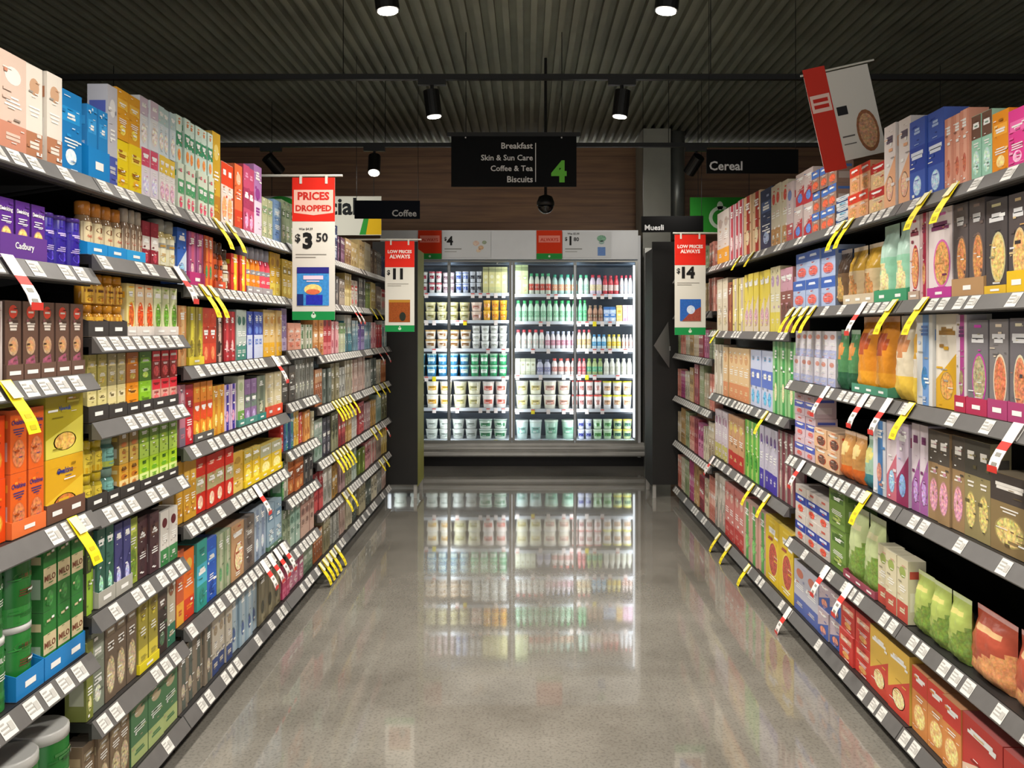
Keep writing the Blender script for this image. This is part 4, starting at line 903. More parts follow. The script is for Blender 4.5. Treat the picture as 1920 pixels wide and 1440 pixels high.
CBR = {
 0: [(966, 2, 'gable', 495, 1, 'lime-white carton', 'juice_carton', ['d0d8a8', 'b8c890', 'd0b890'], None),
     (991, 4, 'bottle', 512, 1, 'red-label juice bottle', 'juice_bottle', ['d0d8c8', 'c85040', '389060'], '389868'),
     (1034, 4, 'bottle', 514, 1, 'peach-label juice bottle', 'juice_bottle', ['a8c8c0', 'd8a080', '30806c'], '2c8870'),
     (1084, 2, 'bottle', 515, 1, 'mint juice bottle', 'juice_bottle', ['c0d8c8', 'a8c8b8', '40a078'], '50a880'),
     (1106, 2, 'bottle', 515, 1, 'lilac-white drink bottle', 'drink_bottle', ['d8c8d8', 'e0d0a8', 'a83048'], 'b02c3c'),
     (1130, 3, 'bottle', 516, 1, 'red drink bottle', 'drink_bottle', ['c84850', 'e0c8c0', 'b02c3c'], 'b02c3c'),
     (1162, 3, 'bottle', 516, 1, 'white drink bottle', 'drink_bottle', ['e0dce0', 'd0d8e0', 'c04858'], 'b83c4c')],
 1: [(966, 10, 'bottle', 563, 1, 'green-capped probiotic bottle', 'probiotic_bottle', ['b8d8c0', '88b898', '38a060'], '3cb068'),
     (1084, 2, 'bottle', 562, 1, 'leaf-green drink bottle', 'drink_bottle', ['78c090', '58a878', '289050'], '38a860'),
     (1102, 3, 'bottle', 572, 1, 'brown iced-drink bottle', 'drink_bottle', ['a88068', '805c48', '609050'], '887058'),
     (1132, 2, 'gable', 575, 1, 'blue-white milk carton', 'milk_carton', ['b8c8e0', '5080c0', 'd8e0e8'], None),
     (1156, 1, 'gable', 572, 1, 'orange milk carton', 'milk_carton', ['e0b868', 'e8c880', 'd08838'], None),
     (1168, 2, 'gable', 572, 1, 'pink milk carton', 'milk_carton', ['d8a8c8', 'e0c0d0', 'b86898'], None)],
 2: [(966, 5, 'bottle', 618, 1, 'red-capped milk bottle', 'milk_bottle', ['e0e0dc', 'c8c8c0', 'd04850'], 'd04850'),
     (1022, 6, 'bottle', 621, 1, 'pink-label milk bottle', 'milk_bottle', ['d8d0d4', 'c08898', 'b8606c'], 'b8c0d8'),
     (1082, 3, 'bottle', 618, 1, 'tan-label milk bottle', 'milk_bottle', ['d8d0b8', 'c0a878', 'c84850'], 'c85058'),
     (1110, 3, 'bottle', 627, 1, 'sky-blue shake bottle', 'shake_bottle', ['c8dce4', '58a0c8', '2c70a8'], '4890c0'),
     (1138, 3, 'bottle', 627, 1, 'yellow shake bottle', 'shake_bottle', ['e0d8a0', 'e0c040', 'c8a020'], 'd8c040'),
     (1166, 3, 'bottle', 627, 1, 'rosy shake bottle', 'shake_bottle', ['e0d4d0', 'd8a898', 'c88878'], 'dcc8c0')],
 3: [(966, 4, 'gable', 672, 1, 'cream-white carton', 'cream_carton', ['d8dcc8', 'c8ccb0', 'a8a888'], None),
     (1005, 2, 'bottle', 674, 1, 'grey-lilac bottle', 'drink_bottle', ['b8b8c8', '8888a8', '404458'], '606478'),
     (1034, 4, 'bottle', 672, 1, 'red-white yoghurt bottle', 'yoghurt_bottle', ['dcd4d0', 'c08880', 'c84840'], 'd05850'),
     (1083, 2, 'bottle', 672, 1, 'crimson yoghurt bottle', 'yoghurt_bottle', ['d08888', 'b05058', 'a83040'], 'b83840'),
     (1100, 3, 'bottle', 672, 1, 'green-olive yoghurt bottle', 'yoghurt_bottle', ['98a870', '58a078', '708838'], '88a050'),
     (1132, 5, 'bottle', 672, 1, 'cream yoghurt bottle', 'yoghurt_bottle', ['dcdcd0', 'c8c8b8', 'a8a8a0'], 'd8d8cc')],
 4: [(966, 2, 'tub', 713, 2, 'large cream yoghurt tub', 'large_yoghurt_tub', ['e0e0c8', 'e4e4d0', 'c8b878'], 'e8e8dc'),
     (1018, 2, 'tub', 713, 2, 'large peach yoghurt tub', 'large_yoghurt_tub', ['e0dccc', 'e4dccc', 'c09080'], 'e8e4e0'),
     (1072, 2, 'tub', 713, 2, 'red-band yoghurt tub', 'yoghurt_tub', ['e4dcd8', 'e4dcd4', 'a87070'], 'c84848'),
     (1098, 2, 'tub', 713, 2, 'red-lid yoghurt tub', 'yoghurt_tub', ['e4dcd8', 'e8e0d8', 'b08078'], 'd05048'),
     (1130, 3, 'tub', 714, 2, 'yellow-lid yoghurt tub', 'yoghurt_tub', ['e0e0e0', 'e8dcc8', 'c09878'], 'e8e040')],
 5: [(966, 2, 'tub', 787, 1, 'tall mint-white tub', 'large_yoghurt_tub', ['c8dcd8', 'd0e0d8', '90b8b0'], 'd8e4e0'),
     (1018, 2, 'tub', 787, 1, 'tall pale-green tub', 'large_yoghurt_tub', ['a8ccb8', 'b8d4c4', '78a890'], 'c8dcc8'),
     (1083, 2, 'tub', 786, 2, 'blue-band yoghurt tub', 'yoghurt_tub', ['c8cce0', 'e0e0e8', '4850a0'], 'd8dce8'),
     (1112, 2, 'tub', 786, 2, 'green-band yoghurt tub', 'yoghurt_tub', ['c0dcb8', 'e0e8d8', '589858'], 'd0e4c8'),
     (1150, 2, 'tub', 786, 2, 'yellow-band yoghurt tub', 'yoghurt_tub', ['c0d0a0', 'e8dc78', '406858'], 'e8d868')]}
for ci, (rows_, data, x0, x1, xe, dn) in enumerate(((ROWS_L, CBL, 733, 955, 952, 'first door pair'), (ROWS_R, CBR, 966, 1192, 1187, 'second door pair'))):
    for i, py in enumerate(rows_):
        z = pz(py-3); a, b = max(pxx(x0-5), C0+.02), min(pxx(x1), C1-.012)
        num = ORD[i+1] if i else 'top'
        place = (f'{num} shelf down' if i else 'top shelf')+f', {dn}'
        sh = empty('cooler_shelf', ((a+b)/2, PY, z)); w = b-a-.01
        simple('board', 'cooler_shelf', lambda m: m.box(-w/2, w/2, -.012, .38, -.014, -.001, G0), parent=sh)
        simple('ticket_strip', 'cooler_shelf', lambda m: m.box(-w/2, w/2, -.028, -.021, -.03, .004, G0), parent=sh)
        rnd = random.Random(900+ci*10+i)
        xx = -w/2+.05
        simple('shelf_shadow_lip', 'cooler_dark', lambda m: m.box(-w/2, w/2, -.019, -.012, -.05, -.0145, G0), parent=sh).name = 'shadow_strip'  # dark strip standing in for the shadow under the shelf front
        while xx < w/2-.05:
            if rnd.random() < .45:
                red = rnd.random() < .6; yel = rnd.random() < .08
                def tk(m):
                    m.box(-.02, .02, -.033, -.029, -.052, .0, C4('e0cc20' if yel else 'e4d8d4'))
                    if red: m.box(-.02, .02, -.034, -.0331, -.012, 0, C4('c85048'))
                t = simple('price_ticket', 'printed_card', tk, parent=sh); t.location = (xx, 0, 0)
                t['label'] = 'yellow price ticket' if yel else 'white price ticket'
            xx += .085
        tag(sh, f'pale cooler shelf with ticket strip, {place}', 'shelf', 'shelves inside the glass-door cooler')
        bl = data[i]
        zt_i = pz(rows_[i-1])-.03 if i else 2.2
        for j, (px, n, kind, yt, s, desc, name, cols, lid) in enumerate(bl):
            nx = bl[j+1][0] if j+1 < len(bl) else xe
            lo, hi = pxx(px), pxx(nx)-.004; sp = (hi-lo)/n
            H = min(pz(yt), zt_i)-z; h = H/s-.001; w_ = min(sp-.003, .16)
            kw = {'lid': lid} if lid else {}
            if kind == 'gable': kw = {}
            pr = MK[kind](name, w_, h, w_, cols, rnd.choice(['band', 'mid', 'plain']), rnd, None, **kw)
            first = True
            for k in range(s):
                for q in range(n):
                    o = pr if first else copy_tree(pr); first = False
                    o.location = (lo+sp*(q+.5), PY+w_/2+rnd.uniform(0, .02), z+k*(h+.001)); tag(o, None, CATS[kind])
                    rowp = '' if s == 1 else (('lower row', 'upper row') if s == 2 else ('bottom row', 'middle row', 'upper row'))[k]
                    REC.append((o, desc, rowp, place, lo+sp*(q+.5), 'C'))

# ------------------------------------------------------------------ end panels of the gondolas
def end_stand(xa, xb, y0, y1, label, side, green):
    o = empty('gondola_end', ((xa+xb)/2, y0, 0)); w = xb-xa
    simple('side_board', 'panel_black', lambda m: m.box(-w/2, w/2, 0, .03, .12, 2.26, G0), parent=o)
    simple('end_board', 'green_panel' if green else 'panel_black', lambda m: m.box((w/2-.02) if side < 0 else -w/2, w/2 if side < 0 else (-w/2+.02), .031, y1-y0, .1, 2.2, G0), parent=o)
    for (x, y) in ((-w/2+.02, .012), (w/2-.02, .012), ((w/2-.02) if side < 0 else (-w/2+.02), y1-y0-.06)):
        simple('leg', 'steel' , lambda m: m.box(x-.014, x+.014, y, y+.028, 0, .12 if y < .1 else .1, G0), parent=o)
    tag(o, label, 'display stand')
end_stand(-1.36, -.965, 7.28, 7.74, 'black end panel with olive-green edge closing the tea gondola', -1, True)
end_stand(1.105, 1.5, 7.28, 7.74, 'plain black end panel closing the cereal gondola', 1, False)
def wedge(m):
    c = C4('8c8c8a'); y = 6.9
    P = [(1.055, 7.0, 1.27), (1.27, 7.0, 1.56), (1.27, 7.03, 1.56)]
    a = (cx(1226, 7.1), 7.1, cz(648, 7.1)); b = (cx(1253, 7.27), 7.27, cz(603, 7.27)); d = (cx(1255, 7.27), 7.27, cz(690, 7.27)); e = (cx(1256, 7.276), 7.276, cz(650, 7.276))
    off = Vector((0, .004, 0))
    for q in ((a, d, e), (a, e, b)):
        m.poly(q, c); m.poly([tuple(Vector(p)+off) for p in q[::-1]], c)
o = simple('shelf_flag', 'printed_card', lambda m: (wedge(m), m.box(1.2, 1.262, 7.268, 7.2798, 1.30, 1.34, C4('8c8c8a')))); tag(o, 'folded grey pointed flag jutting from the cereal gondola end', 'sign')

# ------------------------------------------------------------------ signs and banners
def board_box(m, x0, x1, z0, z1, y, t, col): m.box(x0, x1, y, y+t, z0, z1, col)
def sign(name, x, y, z, w, h, col, label, deco=None, cat='sign', rz=0, t=.012, tilt=0, group=None, rod=None):
    o = empty(name, (x, y, z), rz); o.rotation_euler.y = tilt
    def f(m):
        m.box(-w/2, w/2, 0, t, -h/2, h/2, C4(col))
        m.map = lambda u, v, k: (u, -.0006*k-.0002, v)
        if deco: deco(m)
    simple('panel', 'sign_face', f, parent=o)
    if rod:
        for q in rod: 
            a, b, r = q; simple('hanger', 'rod_white' if r > .0035 else 'lamp_black', lambda m: m.tube(a, b, r, G0, 8), parent=o)
    tag(o, label, cat, group); return o
# aisle directory
y = 6.2; k = F/y
def pos(px, py, y): return ((px-VX)*y/F, EYE-(py-VY)*y/F)
X0, Z1 = pos(846, 256, y); X1, Z0 = pos(1081, 350, y)
def d_aisle(m):
    W, Hh = X1-X0, Z1-Z0
    def U(px): return (px-(846+1081)/2)*y/F
    def V(py): return -(py-(256+350)/2)*y/F
    wc = C4('d8d8d8')
    for s, py, x0p in (('Breakfast', 279, 940), ('Skin & Sun Care', 301, 902), ('Coffee & Tea', 321, 920), ('Biscuits', 342, 951)):
        wd = (999-x0p)*y/F; m.a_text(s, U((x0p+999)/2), V(py), .052, wc, 2, wd, .015)
    m.a_rect(U(1003.5), V(341), U(1005), V(268), wc, 2)
    m.a_text('4', U(1048), V(342), .165, C4('6cc04a'), 2, None, .045)
    for px in (873, 1053): m.a_ell(U(px), V(258), .006, .006, wc, 2, 8)
W, Hh = X1-X0, Z1-Z0
sign('aisle_sign', (X0+X1)/2, y, (Z0+Z1)/2, W, Hh, '0c0e10', 'black hanging aisle directory with a green figure four', d_aisle,
     rod=[((-.36, .006, Hh/2), (-.36, .006, 3.72-(Z0+Z1)/2), .003), ((.36, .006, Hh/2), (.36, .006, 3.72-(Z0+Z1)/2), .003)])
simple('sign_rail', 'lamp_black', lambda m: m.box(X0-.03, X1+.03, y-.01, y+.02, Z1, Z1+.03, G0)).parent = bpy.data.objects['aisle_sign']
bpy.data.objects['sign_rail'].location = -bpy.data.objects['aisle_sign'].location
def blade(px0, px1, py0, py1, y, text, tx, col, label, rz=0, th=.06, left=False, bold=.02, wtx=None):
    a, zt_ = pos(px0, py0, y); b, zb_ = pos(px1, py1, y); w, h = b-a, zt_-zb_
    def d(m): m.a_text(text, (tx-(px0+px1)/2)*y/F, -h/2+h*.12, th, C4('d0d0d0'), 2, wtx, bold)
    return sign('category_sign', (a+b)/2, y, (zt_+zb_)/2, w, h, col, label, d, rz=rz,
        rod=[((s*(w/2-.015), .006, h/2), (s*(w/2-.015), .006, 3.72-(zt_+zb_)/2), .002) for s in (-1, 1)])
blade(665, 787, 376, 410, 6.75, 'Coffee', 758, '10141e', 'dark category sign reading Coffee above the tea gondola', .03, .06, wtx=.2)
blade(1325, 1497, 280, 325, 5.0, 'Cereal', 1361, '060708', 'black category sign reading Cereal high above the gondola', 0, .062, wtx=.2)
blade(1203, 1318, 405, 435, 7.2, 'Muesli', 1227, '060606', 'black category sign reading Muesli beside the column', -.08, .048, wtx=.19)
# special-offers sign over the next aisle
y = 8.1
a, zt_ = pos(495, 368, y); b, zb_ = pos(715, 441, y)
def d_sp(m):
    U = lambda px: (px-605)*y/F; V = lambda py: -(py-404.5)*y/F
    m.a_ell(U(525), V(404), .22, .19, C4('2c8c34'), 1, 28)
    m.a_text('Special', U(610), V(413), .24, C4('15181a'), 3, (672-555)*y/F, .03)
    m.a_poly([(U(683), V(440)), (U(715), V(440)), (U(715), V(378)), (U(694), V(378))], C4('d0a818'), 1)
    m.a_poly([(U(674), V(440)), (U(686), V(440)), (U(697), V(378)), (U(690), V(378))], C4('2c8c34'), 2)
sign('special_sign', (a+b)/2, y, (zt_+zb_)/2, b-a, zt_-zb_, 'c8c8bc', 'wide white Special sign with green and yellow over next aisle', d_sp,
     rod=[((s*.5, .006, (zt_-zb_)/2), (s*.5, .006, 3.72-(zt_+zb_)/2), .003) for s in (-1, 1)])
a, zt_ = pos(1294, 370, y); b, zb_ = pos(1420, 436, y)
def d_gr(m):
    U = lambda px: (px-1357)*y/F; V = lambda py: -(py-403)*y/F
    n = 20
    for i in range(n):
        t0 = math.pi*.35+i*math.pi*1.9/n; t1 = math.pi*.35+(i+1.02)*math.pi*1.9/n
        m.a_poly([(U(1352)+r*math.cos(t), V(408)+r*.95*math.sin(t)) for r, t in ((.12, t0), (.12, t1), (.085, t1), (.085, t0))], C4('c8d8c0'), 2)
    m.a_ell(U(1350), V(386), .03, .045, C4('c8d8c0'), 2); m.a_ell(U(1366), V(403), .05, .03, C4('c8d8c0'), 3)
sign('green_sign', (a+b)/2, y, (zt_+zb_)/2, b-a, zt_-zb_, '2c8a2c', 'green sign with a pale round emblem behind the cereal gondola', d_gr,
     rod=[((s*.25, .006, (zt_-zb_)/2), (s*.25, .006, 3.72-(zt_+zb_)/2), .003) for s in (-1, 1)])

def pic_art(m, u0, v0, u1, v1, kind):
    cu, cv = (u0+u1)/2, (v0+v1)/2; w, h = u1-u0, v1-v0
    if kind == 'blue':
        m.a_rect(u0, v0, u1, v1, C4('3c86c8', .25), 2); m.a_rect(u0, v1-h*.16, u1, v1, C4('2c2c80'), 3); m.a_rect(u0, v0, u0+w*.2, v0+h*.3, C4('203070'), 3)
        m.a_ell(cu, v0+h*.42, w*.28, h*.14, C4('e0c878', .4), 3); m.a_ell(cu, v0+h*.36, w*.22, h*.07, C4('d06848', .3), 4)
        m.a_rect(cu-w*.22, v0+h*.02, cu+w*.3, v0+h*.28, C4('2830a8', .2), 3); m.a_rect(cu-w*.3, v1-h*.32, cu+w*.32, v1-h*.22, C4('e8d0e0'), 4); m.a_rect(cu-w*.2, v1-h*.38, cu+w*.2, v1-h*.35, C4('e8d0e0'), 4)
    elif kind == 'choc':
        m.a_rect(u0, v0, u1, v1, C4('2c5ca8', .2), 2); m.a_poly([(u0+w*.1, v0), (u1, v0), (u1, v0+h*.65), (u0+w*.45, v0+h*.35)], C4('8c4438', .3), 3)
        m.a_ell(cu+w*.02, cv+h*.02, w*.2, h*.2, C4('b8c8e0', .3), 4)
    else:
        m.a_rect(u0, v0, u1, v1, C4('8c4820', .3), 2); m.a_rect(u0, v1-h*.12, u1, v1, C4('b08030'), 3); m.a_ell(cu+w*.15, v0+h*.25, w*.15, h*.2, C4('2c3028'), 4)
def banner(px0, px1, ya, yb, y, head, price, cents, picture, label, yr_, yw, yg, pr, rail, was=None):
    a, zt_ = pos(px0, ya, y); b, zb_ = pos(px1, yb, y); w, h = b-a, zt_-zb_
    mx_, my = (px0+px1)/2, (ya+yb)/2
    U = lambda px: (px-mx_)*y/F; V = lambda py: -(py-my)*y/F
    def d(m):
        m.a_rect(-w/2, V(yr_), w/2, h/2, C4('d42a1e'), 1)
        m.a_rect(-w/2, -h/2, w/2, V(yg), C4('1e8a48'), 1)
        m.a_ell(0, V((yg+yb)/2), .012, .012, C4('c8e0c8'), 2, 10); m.a_ell(0, V((yg+yb)/2)+.012, .005, .008, C4('c8e0c8'), 2, 8)
        hy0, hy1 = head[2], head[3]
        m.a_poly([(-w/2*.92, V(hy0)), (-w/2*.92, V(hy1)), (0, V(hy1)-.012), (w/2*.92, V(hy1)), (w/2*.92, V(hy0))], C4('e8b8a8' if head[4] else 'd42a1e'), 2)
        hh = (hy1-hy0)*y/F
        tc = C4('c03028') if head[4] else C4('e8d8d0')
        m.a_text(head[0], 0, V(hy0)-hh*.45, hh*.36, tc, 3, w*.82, .04); m.a_text(head[1], 0, V(hy0)-hh*.94, hh*.38, tc, 3, w*.84, .04)
        if was: m.a_text(was, -w*.18, V(432), .013, C4('3a3a3a'), 2, w*.5)
        p, py_, ph = price
        m.a_text('$', -w*(.37 if cents else .38), V(py_)+ph*.35, ph*(.66 if cents else .5), C4('2a2a2a'), 2, w*.13, .03)
        m.a_text(p, (-w*.14 if cents else -w*.06), V(py_), ph, C4('1c1c1c'), 2, w*.42, .055)
        if cents: m.a_text(cents, w*.2, V(py_)+ph*.42, ph*.55, C4('2a2a2a'), 2, None, .03)
        for i in range(2): m.a_rect(-w*.42, V(yw)-.014*i, w*(.3-.25*i), V(yw)-.014*i+.004, C4('7a7870'), 1)
        pic_art(m, U(pr[0]), V(pr[3]), U(pr[2]), V(pr[1]), picture)
    o = sign('price_banner', (a+b)/2, y, (zt_+zb_)/2, w, h, 'd2d0c6', label, d, t=.002)
    xa, xb, zr = U(rail[0]), U(rail[1]), V(rail[2])
    simple('hanging_rail', 'rod_white', lambda m: m.tube((xa, .004, zr), (xb, .004, zr), .006, G0, 10), parent=o)
    sd = -1 if (a+b)/2 < 0 else 1; px_ = 1.43*sd-(a+b)/2 if sd < 0 else 1.52-(a+b)/2
    simple('post', 'rod_white', lambda m: (m.tube((px_, .004, zr), (px_, .004, 1.938-(zt_+zb_)/2), .006, G0, 10), m.tube((px_, .004, zr), (xa if sd < 0 else xb, .004, zr), .006, G0, 10)), parent=o)
    for s in (-1, 1): simple('clip', 'rod_white', lambda m: m.box(s*w*.3-.006, s*w*.3+.006, -.003, .009, h/2-.03, zr+.004, G0), parent=o)
    return o
banner(548, 628, 333, 600, 4.05, ('PRICES', 'DROPPED', 356, 399, True), ('3', 467, .082), '50', 'blue', 'tall price banner reading PRICES DROPPED and 3.50 dollars', 415, 478, 584, (557, 501, 617, 573), (486, 642, 329), 'Was $4.29')
banner(722, 777, 452, 622, 6.3, ('LOW PRICES', 'ALWAYS', 466, 486, False), ('11', 524, .085), None, 'brown', 'price banner reading 11 dollars beside the black end panel', 501, 533, 610, (729, 562, 769, 604), (718, 790, 449))
banner(1265, 1323, 440, 628, 5.85, ('LOW PRICES', 'ALWAYS', 457, 476, False), ('14', 522, .085), None, 'choc', 'price banner reading 14 dollars at the cereal gondola', 497, 531, 614, (1275, 561, 1314, 602), (1262, 1343, 437))
# tilted banner cut at the top
y = 3.3
def d_tb(m):
    m.a_rect(-.13, -.21, -.04, .21, C4('c8382c'), 1); m.a_rect(-.125, .03, -.045, .1, C4('e8c8bc'), 2)
    m.a_rect(-.115, .07, -.055, .085, C4('c03028'), 3); m.a_rect(-.115, .045, -.055, .06, C4('c03028'), 3)
    m.a_ell(.075, -.08, .035, .07, C4('b08868', .6), 2, 18); m.a_ell(.075, -.08, .044, .085, C4('8a5c40', .3), 1, 18)
    m.a_rect(-.03, .0, .012, .035, C4('28282a'), 2); m.a_rect(-.03, -.09, .02, -.084, C4('605c58'), 2); m.a_rect(-.03, -.12, .02, -.116, C4('605c58'), 2)
bx, bz = pos(1585, 215, y)
sign('price_banner', bx, y, bz, .26, .36, 'd4d0c8', 'tilted red and white price banner high over the cereal gondola', d_tb, t=.002, tilt=-.22,
     rod=[((-.14, .004, .19), (.16, .004, .19), .004)])

# cooler header tiles
def header_tile(px0, px1, label, price, extra):
    y = CY-.064
    a, b = cx(px0, y), cx(px1, y); z0, z1 = cz(486, y), cz(432, y); w, h = b-a, z1-z0
    def d(m):
        m.a_rect(-w/2, -h/2, w/2, -h/2+h*.2, C4('2c8c40'), 1); m.a_rect(-w*.42, h*.08, w*.42, h*.32, C4('e88878'), 2)
        m.a_text('ALWAYS', 0, h*.12, h*.14, C4('c03020'), 3, w*.7); m.a_ell(0, -h*.4, .012, .012, C4('c8e0c8'), 3, 10)
    sign('promotion_tile', (a+b)/2, y-.004, (z0+z1)/2, w, h, 'd03818', label, d, t=.003, group=None)
    c, e = cx(px1+1, y), cx(px1+(92 if price == '4' else 92), y); w2 = e-c
    def d2(m):
        m.a_text('$', -w2*.43, h*.12, h*.15, C4('2a2a2a'), 2); m.a_text(price, -w2*.34, -h*.02, h*.32, C4('222222'), 2, None, .03)
        if price == '1': m.a_text('80', -w2*.22, h*.12, h*.14, C4('2a2a2a'), 2); m.a_text('Was $2.00', -w2*.28, h*.34, h*.08, C4('505050'), 2, w2*.3)
        m.a_rect(-w2*.45, -h*.16, -w2*.1, -h*.13, C4('808078'), 2); m.a_rect(-w2*.45, -h*.25, -w2*.2, -h*.23, C4('909088'), 2)
        if price == '4':
            for (u, v, r, c_) in ((.2, .05, .035, 'd8b8a8'), (.3, -.1, .03, 'd0a888'), (.37, .08, .025, '98a088'), (.25, -.2, .025, 'e0c0a8')): m.a_ell(w2*u, h*v, r, r*.8, C4(c_, .4), 2)
        else:
            m.a_ell(w2*.3, h*.22, .05, .035, C4('78a088', .5), 2); m.a_rect(w2*.22, -h*.38, w2*.38, -h*.08, C4('6888c0', .2), 2); m.a_ell(w2*.3, h*.08, .03, .02, C4('98b0a8', .3), 2)
    sign('header_card', (c+e)/2, y-.004, (z0+z1)/2, w2, h*.9, 'd6d8d9', 'white header card picturing pale biscuits on the cooler' if price == '4' else 'white header card picturing a blue carton on the cooler', d2, t=.002)
header_tile(784, 828, 'red and green tile on cooler header beside the 4 dollar card', '4', None)
header_tile(1006, 1054, 'red and green tile on cooler header beside the 1.80 card', '1', None)

# ------------------------------------------------------------------ shelf talkers (hanging tags)
def talker_proto(kind, w):
    m = MB(); pts = [(-.019, .005), (-.051, -.045), (-.066, -.066), (-.080, -.09), (-.090, -.118)] if kind != 'short' else [(-.019, .005), (-.051, -.045), (-.064, -.064), (-.074, -.084)]
    n = len(pts)-1; ye = C4('ecd81c'); wh = C4('e4dcd8'); rd = C4('c8342c')
    for i in range(n):
        (y0, z0), (y1, z1) = pts[i], pts[i+1]
        if kind == 'red': c = rd if i in (1,) else wh
        else: c = ye
        for s, e in ((1, 0), (-1, .0012)):
            q = [(-w/2, y0-.0015+e, z0+.001), (-w/2, y1-.0015+e, z1+.001), (w/2, y1-.0015+e, z1+.001), (w/2, y0-.0015+e, z0+.001)]
            m.poly(q if s > 0 else q[::-1], c)
        if i >= 2:
            yy = lambda t: y0+(y1-y0)*t-.0023; zz = lambda t: z0+(z1-z0)*t+.0012
            m.poly([(-w*.25, yy(.3), zz(.3)), (-w*.25, yy(.7), zz(.7)), (w*.25, yy(.7), zz(.7)), (w*.25, yy(.3), zz(.3))], C4('8a8880' if kind == 'red' else 'b8a818'))
    if kind == 'red':
        y1, z1 = pts[-1]
        m.poly([(-w/2, y1-.002, z1+.012), (-w/2, y1-.002, z1-.006), (w/2, y1-.002, z1-.006), (w/2, y1-.002, z1+.012)], rd)
    if kind != 'red':
        (y0, z0), (y1, z1) = pts[0], pts[1]
        m.poly([(-w*.4, y0-.003, z0), (-w*.4, y1-.003, z1+.01), (w*.4, y1-.003, z1+.01), (w*.4, y0-.003, z0)], C4('e0dcb0'))
    return m.mesh('shelf_talker', 'printed_card')
TM = {k: talker_proto(k, .047) for k in ('yellow', 'red', 'short')}
TALK = [ # side, shelf z, pixel column, kind, label place
 (-1, 1.92, 392, 'yellow'), (-1, 1.92, 417, 'yellow'), (-1, 1.665, -4, 'red'), (-1, 1.706, 318, 'red'),
 (-1, 1.656, 366, 'yellow'), (-1, 1.656, 382, 'yellow'), (-1, 1.374, -8, 'yellow'), (-1, .994, 120, 'yellow'),
 (-1, 1.363, 503, 'red'), (-1, .80, 468, 'red'), (-1, .438, 482, 'red'), (-1, .438, 495, 'red'), (-1, .438, 507, 'red'), (-1, .438, 519, 'red'),
 (-1, 1.65, 652, 'red'), (-1, 1.65, 660, 'red'), (-1, 1.65, 690, 'short'), (-1, 1.65, 701, 'short'), (-1, 1.338, 700, 'red'), (-1, 1.338, 712, 'red'),
 (-1, 1.04, 617, 'yellow'), (-1, 1.04, 623, 'yellow'), (-1, 1.04, 629, 'yellow'), (-1, 1.04, 635, 'yellow'), (-1, 1.04, 642, 'yellow'), (-1, 1.04, 650, 'yellow'),
 (-1, 1.04, 695, 'short'), (-1, 1.04, 706, 'short'), (-1, 1.04, 715, 'short'),
 (-1, .72, 618, 'yellow'), (-1, .72, 625, 'yellow'), (-1, .72, 631, 'yellow'), (-1, .72, 637, 'yellow'), (-1, .72, 643, 'yellow'),
 (-1, .72, 690, 'short'), (-1, .72, 699, 'short'), (-1, .72, 711, 'red'), (-1, .42, 636, 'yellow'), (-1, .42, 646, 'yellow'), (-1, .42, 706, 'short'), (-1, .42, 714, 'short'),
 (-1, .13, 592, 'yellow'), (-1, .13, 599, 'yellow'), (-1, .13, 606, 'yellow'), (-1, .13, 613, 'yellow'), (-1, .13, 622, 'yellow'),
 (1, 1.933, 1592, 'yellow'), (1, 1.933, 1608, 'yellow'), (1, 1.933, 1752, 'yellow'), (1, 1.933, 1805, 'yellow'), (1, 1.933, 1420, 'short'), (1, 1.933, 1395, 'short'),
 (1, 1.595, 1496, 'yellow'), (1, 1.595, 1509, 'yellow'), (1, 1.595, 1523, 'yellow'), (1, 1.595, 1537, 'yellow'), (1, 1.595, 1632, 'red'), (1, 1.595, 1690, 'yellow'), (1, 1.595, 1748, 'yellow'),
 (1, 1.244, 1562, 'red'), (1, 1.244, 1636, 'red'), (1, 1.244, 1680, 'red'), (1, 1.244, 1722, 'yellow'), (1, 1.244, 1925, 'red'),
 (1, .875, 1516, 'red'), (1, .875, 1640, 'yellow'), (1, 1.047, 1446, 'yellow'), (1, .607, 1420, 'yellow'), (1, .607, 1450, 'yellow'), (1, .607, 1345, 'red'),
 (1, .12, 1356, 'yellow'), (1, .12, 1376, 'yellow'), (1, .12, 1412, 'yellow'), (1, .47, 1562, 'red'), (1, .47, 1605, 'red'), (1, .12, 1490, 'red'), (1, 1.48, 1352, 'short')]
TS = {}
for sd, z, px, kd in TALK:
    p = 4.8 if sd < 0 else 4.1
    yy = F*(abs(XL)+.0 if sd < 0 else XR)/abs(VX-px)
    o = bpy.data.objects.new('shelf_talker', TM[kd]); COL.objects.link(o)
    o.location = (XL if sd < 0 else XR, yy, z); o.rotation_euler.z = math.pi/2 if sd < 0 else -math.pi/2
    TS.setdefault((sd, z), []).append((yy, o, kd))
BN_L = list(zip(Y[:-1], Y[1:], [f'{ORD[i+1]} tea-side bay' for i in range(6)])); 
BN_R = [(1.6, 2.86, 'first cereal-side bay'), (2.86, 4.1, 'second cereal-side bay'), (4.1, 5.82, 'third cereal-side bay'), (5.82, 7.3, 'fourth cereal-side bay')]
ZS = {}
for (sd, z), lst in TS.items():
    for yy, o, kd in lst:
        nm = next((n for a, b, n in (BN_L if sd < 0 else BN_R) if a <= yy < b), 'end bay')
        tag(o, None, 'price tag')
        hname = {1.92: 'top', 1.933: 'top', .13: 'base', .12: 'base'}.get(z)
        kdn = {'yellow': 'yellow hanging price tag', 'red': 'red-white hanging price tag', 'short': 'short yellow hanging tag'}[kd]
        lvl = hname+' shelf' if hname else f'shelf at {"chest" if z > 1.1 else "knee" if z < .55 else "waist"} height' if z < 1.45 else 'shelf at eye height'
        REC.append((o, kdn, '', f'{lvl}, {nm}', yy, None))

